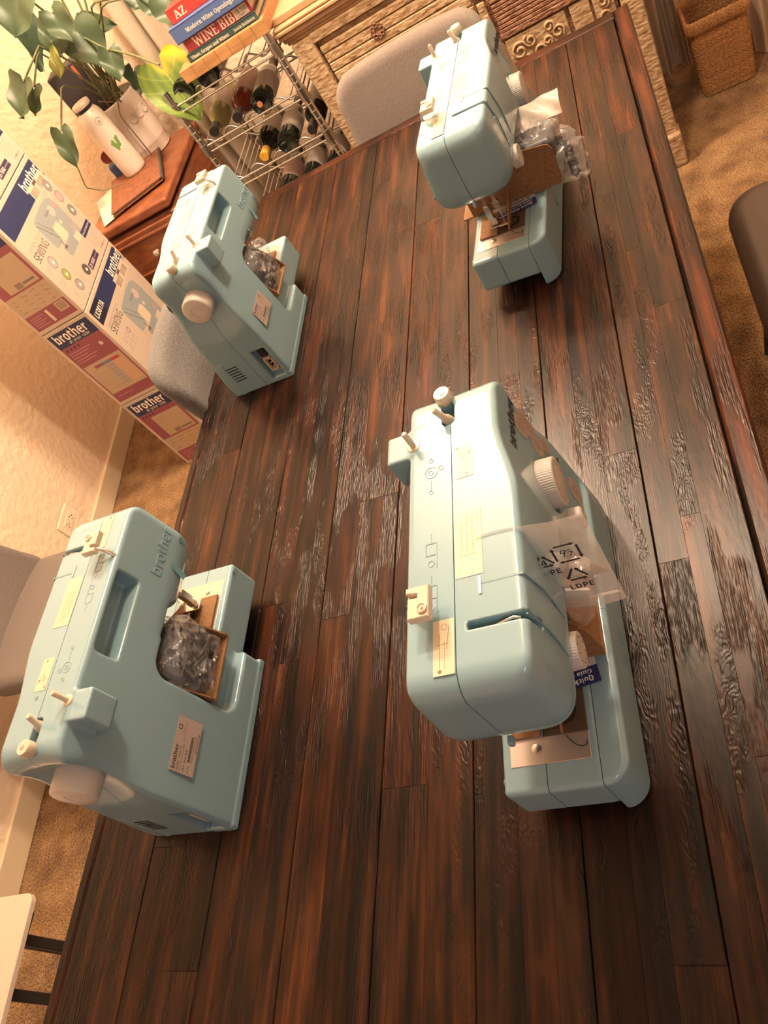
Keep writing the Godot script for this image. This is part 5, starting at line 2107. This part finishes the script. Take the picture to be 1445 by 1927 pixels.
	b.rbox(Vector3(L.call((ex0 + ex1) / 2), 0.752, Z + 0.002), Vector3(ex1 - ex0, 0.018, 0.018), 0.003)
	part(d2, "door_rail", b, br)
	for q in [[-0.24, 0.19], [-0.105, 0.062], [-0.04, 0.062]]:
		b = Buf.new()
		b.rbox(Vector3(L.call(q[0]), 0.520, Z + 0.000), Vector3(q[1] - 0.004, 0.22, 0.014), 0.003)
		part(d2, "carved_panel", b, ww)
	b = Buf.new()
	for q in [[-0.30, 0.585, 0.026], [-0.262, 0.600, 0.020], [-0.290, 0.545, 0.022], [-0.245, 0.560, 0.026], [-0.200, 0.610, 0.018], [-0.215, 0.575, 0.016], [-0.270, 0.510, 0.024], [-0.180, 0.585, 0.020], [-0.04, 0.60, 0.020], [-0.045, 0.56, 0.018]]:
		var pts := []
		for s in 22:
			var u := s / 21.0
			var a: float = u * TAU * 1.35 + q[0] * 40.0
			pts.append(Vector3(L.call(q[0]) + cos(a) * q[2] * (1.0 - 0.75 * u), q[1] + sin(a) * q[2] * (1.0 - 0.75 * u), Z + 0.009 + 0.004 * u))
		b.tube(pts, 0.0045, 6)
	part(d2, "carved_scrolls", b, ww).set_meta("kind", "stuff")
	# something pale lying on the cornice, next to the jar
	var bo := thing("cutting_board", "wooden board lying on the sideboard top beside the books", "cutting board", Vector3(-0.66, 1.0175, zf - 0.20), 0.15)
	b = Buf.new()
	b.rbox(Vector3(0, 0.010, 0), Vector3(0.40, 0.020, 0.26), 0.006, 2)
	part(bo, "board", b, mat("board wood", lin(0.34, 0.17, 0.10), 0.5))

# ------------------------------------------------------------------ potted plant on the chest
func leaf_mesh(base: Vector3, tip: Vector3, width: float, facing: Vector3, kind: String) -> Buf:
	var b := Buf.new()
	var y := tip - base
	var len := y.length()
	y = y / len
	var n := (facing - y * facing.dot(y)).normalized()
	var x := y.cross(n).normalized()
	var rows := []
	var N := 14
	for j in N + 1:
		var v := float(j) / N           # along, 0 = lobes behind the stalk, 1 = tip
		var wv: float
		if kind == "roll":
			wv = 0.5 * sin(PI * clampf(v, 0.02, 0.98))
		else:
			wv = 0.5 * pow(sin(PI * pow(clampf(v * 0.94 + 0.05, 0.0, 1.0), 0.62)), 0.8)
		var row := []
		for s in 13:
			var u := s / 6.0 - 1.0
			var back := 0.16 * len * (1.0 - v) * (1.0 - v) * (0.4 + 0.6 * absf(u)) if kind != "roll" else 0.0
			var notch := 0.16 * len * maxf(0.0, 1.0 - absf(u) * 3.0) * maxf(0.0, 1.0 - v * 3.5)
			var lift := 0.16 * width * absf(u) - 0.12 * len * v * v + 0.012 * sin(v * 9.0 + u * 2.0) * absf(u)
			row.append(base + y * (v * len - back + notch) + x * (u * wv * width) + n * lift)
		rows.append(row)
	b.grid(rows, false, false, false)
	return b

func plant() -> void:
	var green := mat("leaf green", lin(0.055, 0.085, 0.045), 0.45)
	green.backlight_enabled = true
	green.backlight = lin(0.03, 0.05, 0.015)
	var darkg := mat("leaf dark", lin(0.045, 0.075, 0.045), 0.42)
	var lime := mat("leaf lime", Color.WHITE, 0.42)
	# the big leaf is yellowing near its stalk
	var im := blank(64, 96, Color.BLACK)
	for yy in 96:
		for xx in 64:
			var v := yy / 95.0
			var u := xx / 63.0
			var yel := clampf(0.75 - v * 3.6 + (0.45 - u) * 1.6 + 0.2 * sin(u * 14.0 + v * 6.0), 0.0, 1.0)
			var c := lin(0.19, 0.26, 0.05).lerp(lin(0.13, 0.20, 0.05), 0.5 + 0.5 * sin(u * 40.0))
			if absf(u - 0.5) < 0.02 or absf(fposmod(v * 5.0 + absf(u - 0.5) * 2.4, 1.0) - 0.5) < 0.04:
				c = lin(0.27, 0.34, 0.09)
			im.set_pixel(xx, yy, c.lerp(lin(0.72, 0.46, 0.03), yel))
	lime.albedo_texture = ImageTexture.create_from_image(im)
	lime.texture_repeat = false
	lime.backlight_enabled = true
	lime.backlight = lin(0.10, 0.12, 0.02)
	var stemm := mat("stem", lin(0.16, 0.17, 0.08), 0.5)
	var brown := mat("root", lin(0.16, 0.09, 0.05), 0.7)
	var pot_at := Vector3(-1.775, 0.7592, -2.93)
	var t := thing("potted_plant", "leafy houseplant in a white lettered pot on the chest, one leaf yellowing", "plant", pot_at)
	var b := Buf.new()
	b.lathe(Vector3.ZERO, Vector3.UP, [[0.0, 0.0], [0.082, 0.0], [0.088, 0.004], [0.092, 0.045], [0.0925, 0.046], [0.0925, 0.050], [0.1005, 0.225], [0.1005, 0.230], [0.098, 0.233], [0.094, 0.231], [0.088, 0.185], [0.0, 0.18]], 48)
	var pot := part(t, "pot", b, mat("pot white", lin(0.62, 0.53, 0.45), 0.4))
	b = Buf.new()
	b.lathe(Vector3.ZERO, Vector3.UP, [[0.0, 0.196], [0.05, 0.197], [0.0885, 0.190]], 32)
	part(t, "soil", b, mat("soil", lin(0.05, 0.032, 0.022), 0.9))
	# raised letters round the pot: each letter turned to the wall of the pot
	var word := "POCO"
	for k in word.length():
		var a := 0.36 + k * 0.34
		var d := Vector3(sin(a), 0, cos(a))
		var o := obj("raised_letter", text_mesh(word[k], false, false, 0.08), pot)
		o.material_override = mats["pot white"]
		o.transform = Transform3D(Basis(d.cross(Vector3.UP) * -0.050, Vector3.UP * 0.050, d * 0.050), d * 0.0975 + Vector3(0, 0.155, 0) - Vector3(cos(a), 0, -sin(a)) * 0.014)
	var cam := Vector3(0, 1.66, 0)
	var leaves := [
		["heart", Vector3(-1.81, 1.246, -2.63), Vector3(-1.895, 1.172, -2.58), 0.165],
		["heart", Vector3(-1.82, 1.21, -2.66), Vector3(-1.865, 1.150, -2.61), 0.10],
		["heart", Vector3(-1.83, 1.066, -2.62), Vector3(-1.855, 0.955, -2.57), 0.105],
		["yel", Vector3(-1.325, 1.082, -2.55), Vector3(-1.298, 0.897, -2.50), 0.20],
		["heart", Vector3(-1.634, 1.251, -2.80), Vector3(-1.594, 1.125, -2.75), 0.20],
		["heart", Vector3(-1.696, 1.209, -2.90), Vector3(-1.527, 1.195, -2.85), 0.16],
		["heart", Vector3(-1.644, 1.303, -2.75), Vector3(-1.706, 1.232, -2.70), 0.15],
		["heart", Vector3(-1.600, 1.337, -2.70), Vector3(-1.578, 1.247, -2.65), 0.13],
		["heart", Vector3(-1.593, 1.447, -2.60), Vector3(-1.673, 1.359, -2.55), 0.22],
		["dark", Vector3(-1.80, 1.365, -2.86), Vector3(-1.85, 1.205, -2.81), 0.13],
		["heart", Vector3(-1.523, 1.163, -2.70), Vector3(-1.534, 1.083, -2.65), 0.11],
		["dark", Vector3(-1.660, 1.016, -3.00), Vector3(-1.681, 0.944, -2.95), 0.13],
		["heart", Vector3(-1.194, 1.215, -2.60), Vector3(-1.161, 1.130, -2.55), 0.17],
		["heart", Vector3(-1.279, 1.228, -2.70), Vector3(-1.220, 1.145, -2.65), 0.15],
		["roll", Vector3(-1.677, 1.270, -2.70), Vector3(-1.714, 1.185, -2.65), 0.06],
		["heart", Vector3(-1.377, 1.234, -2.80), Vector3(-1.309, 1.167, -2.75), 0.11],
	]
	var rng := RandomNumberGenerator.new()
	rng.seed = 77
	for q in leaves:
		var base: Vector3 = q[1]
		var tip: Vector3 = q[2]
		var facing := Vector3(0.25 + rng.randf_range(-0.3, 0.3), 0.75, 0.6 + rng.randf_range(-0.2, 0.2)).normalized()
		if q[0] == "dark":
			facing = Vector3(0.9, 0.3, 0.3)
		if q[0] == "yel":
			facing = Vector3(0.35, 0.45, 0.9)
		b = leaf_mesh(base, tip, q[3] * (0.95 if q[0] == "yel" else 0.78), facing, q[0])
		b.xf = Transform3D()
		for j in b.v.size():
			b.v[j] -= pot_at
		var lf := part(t, "leaf", b, lime if q[0] == "yel" else darkg if q[0] == "dark" else green)
		if q[0] == "roll":
			lf.material_override = mat("leaf young", lin(0.26, 0.27, 0.07), 0.35)
		b = Buf.new()
		var root := Vector3(rng.randf_range(-0.045, 0.045), 0.19, rng.randf_range(-0.045, 0.045))
		var top := base - pot_at
		var mid := root.lerp(top, 0.55) + Vector3(0, 0.11 + 0.25 * maxf(0.0, 0.25 - absf(top.y - 0.45)), 0)
		b.tube(smooth_path([root, root.lerp(mid, 0.5) + Vector3(0, 0.03, 0), mid, top], 18), 0.0036, 7)
		part(t, "stem", b, stemm)
	# extra stalks leaving the frame and hanging roots
	for q in [[Vector3(0.02, 0.19, 0), Vector3(0.12, 0.42, 0.02), Vector3(0.19, 0.66, 0.0)], [Vector3(0.01, 0.19, 0.01), Vector3(0.10, 0.46, 0.05), Vector3(0.16, 0.68, 0.05)], [Vector3(0.03, 0.19, 0.02), Vector3(0.15, 0.45, 0.05), Vector3(0.26, 0.64, 0.02)], [Vector3(-0.02, 0.19, 0.0), Vector3(-0.06, 0.45, -0.02), Vector3(-0.02, 0.70, 0.0)]]:
		b = Buf.new()
		b.tube(smooth_path(q, 18), 0.0042, 7)
		part(t, "stem", b, stemm)
	for q in [[Vector3(0.06, 0.19, 0.05), Vector3(0.075, 0.245, 0.085), Vector3(0.06, 0.20, 0.125), Vector3(0.055, 0.10, 0.118), Vector3(0.05, 0.02, 0.112)], [Vector3(-0.02, 0.20, 0.03), Vector3(0.03, 0.25, 0.06), Vector3(0.08, 0.24, 0.03)], [Vector3(-0.03, 0.20, 0.02), Vector3(-0.02, 0.26, 0.05), Vector3(0.04, 0.235, 0.07)]]:
		b = Buf.new()
		b.tube(smooth_path(q, 22), 0.0024, 6)
		part(t, "aerial_root", b, brown)
	# the trailing stem that hangs behind the carton
	b = Buf.new()
	var tr := [Vector3(-1.85, 1.04, -2.66), Vector3(-1.905, 0.95, -2.66), Vector3(-1.935, 0.86, -2.64), Vector3(-1.90, 0.815, -2.66), Vector3(-1.84, 0.79, -2.70)]
	for j in tr.size():
		tr[j] -= pot_at
	b.tube(smooth_path(tr, 24), 0.0022, 6)
	part(t, "trailing_stem", b, stemm)

# ------------------------------------------------------------------ things on the chest
func small_things() -> void:
	var y := CH.y
	# papers and a leather folder
	var p := thing("paper_pile", "loose white papers sticking out under the brown leather folder", "papers", Vector3(-1.80, y + 0.0003, -2.70), 0.45)
	for k in 4:
		var b := Buf.new()
		b.xf = Transform3D(Basis(Vector3.UP, 0.05 * k - 0.1), Vector3(-0.010 * k, 0, 0.004 * k))
		b.rbox(Vector3(-0.02, 0.0008 + k * 0.0014, 0.0), Vector3(0.245, 0.0010, 0.30), 0.0004)
		part(p, "sheet", b, mat("paper white", lin(0.72, 0.62, 0.52), 0.7))
	var t := thing("leather_folder", "worn brown leather folder lying under the white bottle", "folder", Vector3(-1.775, y + 0.007, -2.69), 0.35)
	var lea := mat("tan leather", Color.WHITE, 0.55)
	world_tex(lea, noise_tex(noise(101, 0.03, 4), 256, [[0.0, 0.5, 1.0], [lin(0.13, 0.040, 0.018), lin(0.22, 0.075, 0.032), lin(0.30, 0.11, 0.048)]]), Vector3(4, 4, 4), false)
	var b := Buf.new()
	b.rbox(Vector3(0, 0.003, 0), Vector3(0.235, 0.005, 0.325), 0.002)
	part(t, "back_cover", b, lea)
	b = Buf.new()
	b.box(Vector3(0.0, 0.009, 0), Vector3(0.215, 0.006, 0.305))
	part(t, "page_block", b, mat("paper white", Color.WHITE, 0.7))
	b = Buf.new()
	b.rbox(Vector3(0, 0.0145, 0), Vector3(0.235, 0.005, 0.325), 0.002)
	part(t, "front_cover", b, lea)
	b = Buf.new()
	b.rbox(Vector3(0.119, 0.009, 0.0), Vector3(0.010, 0.016, 0.322), 0.004, 2)
	part(t, "dark_spine", b, mat("slate cloth", lin(0.06, 0.06, 0.055), 0.8))
	# white drinking bottle
	var wm := mat("bottle white", lin(0.66, 0.57, 0.48), 0.35)
	var w := thing("water_bottle", "tall white drinking bottle with a turnip drawing on the leather folder", "bottle", Vector3(-1.790, y + 0.0245, -2.765))
	b = Buf.new()
	b.lathe(Vector3.ZERO, Vector3.UP, [[0.0, 0.0], [0.042, 0.0], [0.0465, 0.004], [0.0480, 0.012], [0.0485, 0.05], [0.0485, 0.215], [0.0480, 0.228], [0.045, 0.243], [0.0385, 0.256], [0.034, 0.262], [0.0, 0.262]], 48)
	part(w, "bottle_body", b, wm)
	b = Buf.new()
	b.lathe(Vector3(0, 0.262, 0), Vector3.UP, [[0.0, 0.0], [0.034, 0.0], [0.034, 0.012], [0.0, 0.012]], 36)
	part(w, "dark_collar", b, mats["black plastic"])
	b = Buf.new()
	b.lathe(Vector3(0, 0.274, 0), Vector3.UP, [[0.0, 0.0], [0.035, 0.0], [0.036, 0.002], [0.036, 0.014], [0.034, 0.017], [0.0, 0.017]], 40)
	part(w, "lid", b, wm)
	# drawings on the bottle: rings and leaves bent to its wall
	var on := func(a: float, yy: float, r: float) -> Vector3:
		return Vector3(sin(a) * r, yy, cos(a) * r)
	b = Buf.new()
	for q in [[0.80, 0.215, 0.012, 0.2]]:
		var pts := []
		for k in 25:
			var an := TAU * k / 24
			var rr: float = q[2] * (1.0 + 0.25 * maxf(0.0, sin(an)))
			pts.append(on.call(q[0] + cos(an) * rr / 0.0485, q[1] + sin(an) * rr, 0.0487))
		b.tube(pts, 0.0006, 5, false)
		pts = []
		for k in 13:
			var an := TAU * k / 12
			pts.append(on.call(q[0] + cos(an) * 0.004 / 0.0485, q[1] + sin(an) * 0.004, 0.0487))
		b.tube(pts, 0.0010, 5, false)
	part(w, "maker_mark", b, mat("print brown", lin(0.22, 0.12, 0.07), 0.6))
	b = Buf.new()
	for q in [[0.62, 0.105, 0.9], [0.72, 0.112, 0.5], [0.82, 0.114, 0.0], [0.92, 0.116, -0.4]]:
		for s in 4:
			var a0: float = q[0] - 0.10 * q[2] * s / 3.0 - 0.03 * s * (1.0 if q[0] < 0.8 else -1.0)
			var y0: float = q[1] + 0.009 * s
			var pts := []
			for k in 10:
				var an := TAU * k / 10
				pts.append(on.call(a0 + cos(an) * 0.10, y0 + sin(an) * 0.0055, 0.04875))
			b.face(pts, Vector3(sin(a0), 0, cos(a0)))
	part(w, "printed_leaves", b, mat("print green", lin(0.14, 0.26, 0.06), 0.6))
	b = Buf.new()
	var body := []
	for k in 25:
		var an := TAU * k / 24
		body.append(on.call(0.82 + cos(an) * 0.36, 0.078 + sin(an) * 0.017, 0.0487))
	b.tube(body, 0.0006, 5, false)
	for s in [-1, 1]:
		var pts := []
		for k in 7:
			var an := PI * k / 6
			pts.append(on.call(0.82 + s * 0.14 + cos(an) * 0.06, 0.078 + sin(an) * 0.004, 0.0487))
		b.tube(pts, 0.0005, 5, false)
	part(w, "printed_turnip", b, mat("print peach", lin(0.62, 0.42, 0.28), 0.6))
	# black speaker tower with an orange stripe behind the bottle
	var bk := thing("black_speaker", "tall black box speaker with an orange stripe behind the white bottle", "speaker", Vector3(-1.872, y + 0.0005, -2.965), 0.25)
	b = Buf.new()
	b.rbox(Vector3(0, 0.20, 0), Vector3(0.14, 0.40, 0.10), 0.006, 2)
	part(bk, "cabinet", b, mat("speaker black", lin(0.030, 0.028, 0.035), 0.5))
	b = Buf.new()
	b.rbox(Vector3(0.045, 0.365, 0.0505), Vector3(0.010, 0.050, 0.002), 0.0008)
	part(bk, "orange_stripe", b, mat("stripe orange", lin(0.62, 0.12, 0.04), 0.5))
	# blue box and a pair of sunglasses leaning on it
	var bb := thing("blue_box", "small matte blue box behind the foot of the white bottle", "box", Vector3(-1.885, y + 0.0085, -2.835), 0.5)
	b = Buf.new()
	b.rbox(Vector3(0, 0.030, 0), Vector3(0.075, 0.060, 0.05), 0.006, 2)
	part(bb, "box_body", b, mat("box blue", lin(0.05, 0.10, 0.26), 0.6))
	var sg := thing("sunglasses", "sunglasses with red-brown lenses leaning behind the white bottle", "sunglasses", Vector3(-1.860, y + 0.070, -2.838), 0.5)
	b = Buf.new()
	for s in [-1, 1]:
		var pts := []
		for k in 25:
			var an := TAU * k / 24
			pts.append(Vector3(s * 0.034 + cos(an) * 0.027, 0.030 + sin(an) * 0.024, 0.0))
		b.tube(pts, 0.0020, 6, false)
	b.tube([Vector3(-0.008, 0.036, 0), Vector3(0.008, 0.036, 0)], 0.002, 6)
	for s in [-1, 1]:
		b.tube([Vector3(s * 0.061, 0.038, 0), Vector3(s * 0.062, 0.030, -0.06), Vector3(s * 0.060, 0.012, -0.075)], 0.0018, 6)
	part(sg, "frame", b, mat("frame pink", lin(0.45, 0.26, 0.20), 0.4))
	b = Buf.new()
	for s in [-1, 1]:
		b.cyl(Vector3(s * 0.034, 0.030, -0.001), Vector3(0, 0, 1), 0.026, 0.0015, 28)
	part(sg, "lens", b, mat("lens red", lin(0.18, 0.045, 0.03), 0.12))
	# little glass jar at the rack's back corner
	var jar := thing("jar", "small round wooden-rimmed jar beside the books on the rack", "jar", RK + Vector3(0.19, 1.0505, -0.22))
	b = Buf.new()
	b.lathe(Vector3.ZERO, Vector3.UP, [[0.0, 0.0], [0.036, 0.0], [0.042, 0.01], [0.042, 0.05], [0.036, 0.06], [0.0, 0.06]], 28)
	part(jar, "jar_body", b, mat("jar glaze", lin(0.62, 0.48, 0.38), 0.3))
	b = Buf.new()
	b.lathe(Vector3(0, 0.06, 0), Vector3.UP, [[0.0, 0.0], [0.039, 0.0], [0.039, 0.012], [0.0, 0.014]], 28)
	part(jar, "lid", b, mat("board wood", lin(0.34, 0.17, 0.10), 0.5))

# ------------------------------------------------------------------ basket and curtains at the far right
func curtain(label: String, x0: float, x1: float, z: float, y0: float, seed_: int, folds: float, depth := 0.035) -> void:
	var cm := mat("curtain cloth", lin(0.52, 0.43, 0.32), 0.9)
	cm.backlight_enabled = true
	cm.backlight = lin(0.10, 0.08, 0.05)
	var t := thing("curtain", label, "curtain", Vector3((x0 + x1) / 2, y0, z), 0.0, "cream floor-length curtains")
	var f := noise(seed_, 1.0, 2)
	var b := Buf.new()
	for side in [1.0, -1.0]:
		var rows := []
		for j in 22:
			var v := j / 21.0
			var row := []
			for s in 61:
				var u := s / 60.0
				var w := (u - 0.5) * (x1 - x0)
				var zz := depth * sin(u * TAU * folds + f.get_noise_2d(v * 1.2, u * 2.0) * 2.0) * (0.8 + 0.3 * v) + 0.02 * f.get_noise_2d(u * 3.0, v * 2.0)
				row.append(Vector3(w, v * (2.3 - y0), zz + side * 0.0012))
			rows.append(row)
		b.grid(rows, false, false, side < 0)
	part(t, "cloth", b, cm)

func corner_right() -> void:
	curtain("cream curtain hanging behind the sideboard's right post, beside the basket", 0.075, 0.185, -3.02, 0.06, 3, 1.6)
	curtain("cream curtain to the right of the woven basket by the wall", 0.375, 0.62, -2.98, 0.005, 4, 2.5)
	curtain("cream curtain in the left corner between the plant and the wine rack", -1.62, -1.36, -3.05, 0.10, 5, 3.0)
	var straw := mat("woven seagrass", Color.WHITE, 0.85)
	world_tex(straw, noise_tex(noise(111, 0.06, 4), 512, [[0.1, 0.45, 0.75, 1.0], [lin(0.19, 0.075, 0.024), lin(0.42, 0.20, 0.07), lin(0.58, 0.31, 0.12), lin(0.70, 0.44, 0.21)]]), Vector3(3.0, 7.0, 3.0), false)
	relief(straw, noise_tex(noise(112, 0.07, 3), 512), 0.6)
	var t := thing("woven_basket", "square woven seagrass basket with a rolled rim by the curtains", "basket", Vector3(0.265, 0.004, -2.925))
	var b := Buf.new()
	var f := noise(113, 1.0, 3)
	var rows := []
	for j in 40:
		var v := j / 39.0
		var row := []
		var poly := rounded(0.182 - 0.010 * (1.0 - v), 0.180 - 0.010 * (1.0 - v), 0.022, 8)
		for s in poly.size():
			var p2 := poly[s]
			var out := p2.normalized()
			var wv := 0.0022 * sin(v * 95.0 + (PI if (s / 2) % 2 else 0.0)) + 0.0022 * f.get_noise_3d(p2.x * 60, v * 24, p2.y * 60)
			row.append(Vector3(p2.x + out.x * wv, v * 0.262, p2.y + out.y * wv))
		rows.append(row)
	b.grid(rows, true, false, true)
	b.box(Vector3(0, 0.004, 0), Vector3(0.16, 0.006, 0.16))
	part(t, "woven_wall", b, straw)
	b = Buf.new()
	rows = []
	for j in 13:
		var a := TAU * j / 12.0
		var row := []
		var poly := rounded(0.190 + 0.016 * cos(a), 0.188 + 0.016 * cos(a), 0.026, 8)
		for p2 in poly:
			var wv := 0.002 * f.get_noise_3d(p2.x * 70, a * 3.0, p2.y * 70)
			row.append(Vector3(p2.x * (1.0 + wv * 4.0), 0.250 + 0.022 * sin(a) + wv, p2.y * (1.0 + wv * 4.0)))
		rows.append(row)
	b.grid(rows, true, false, true)
	part(t, "rolled_rim", b, straw)
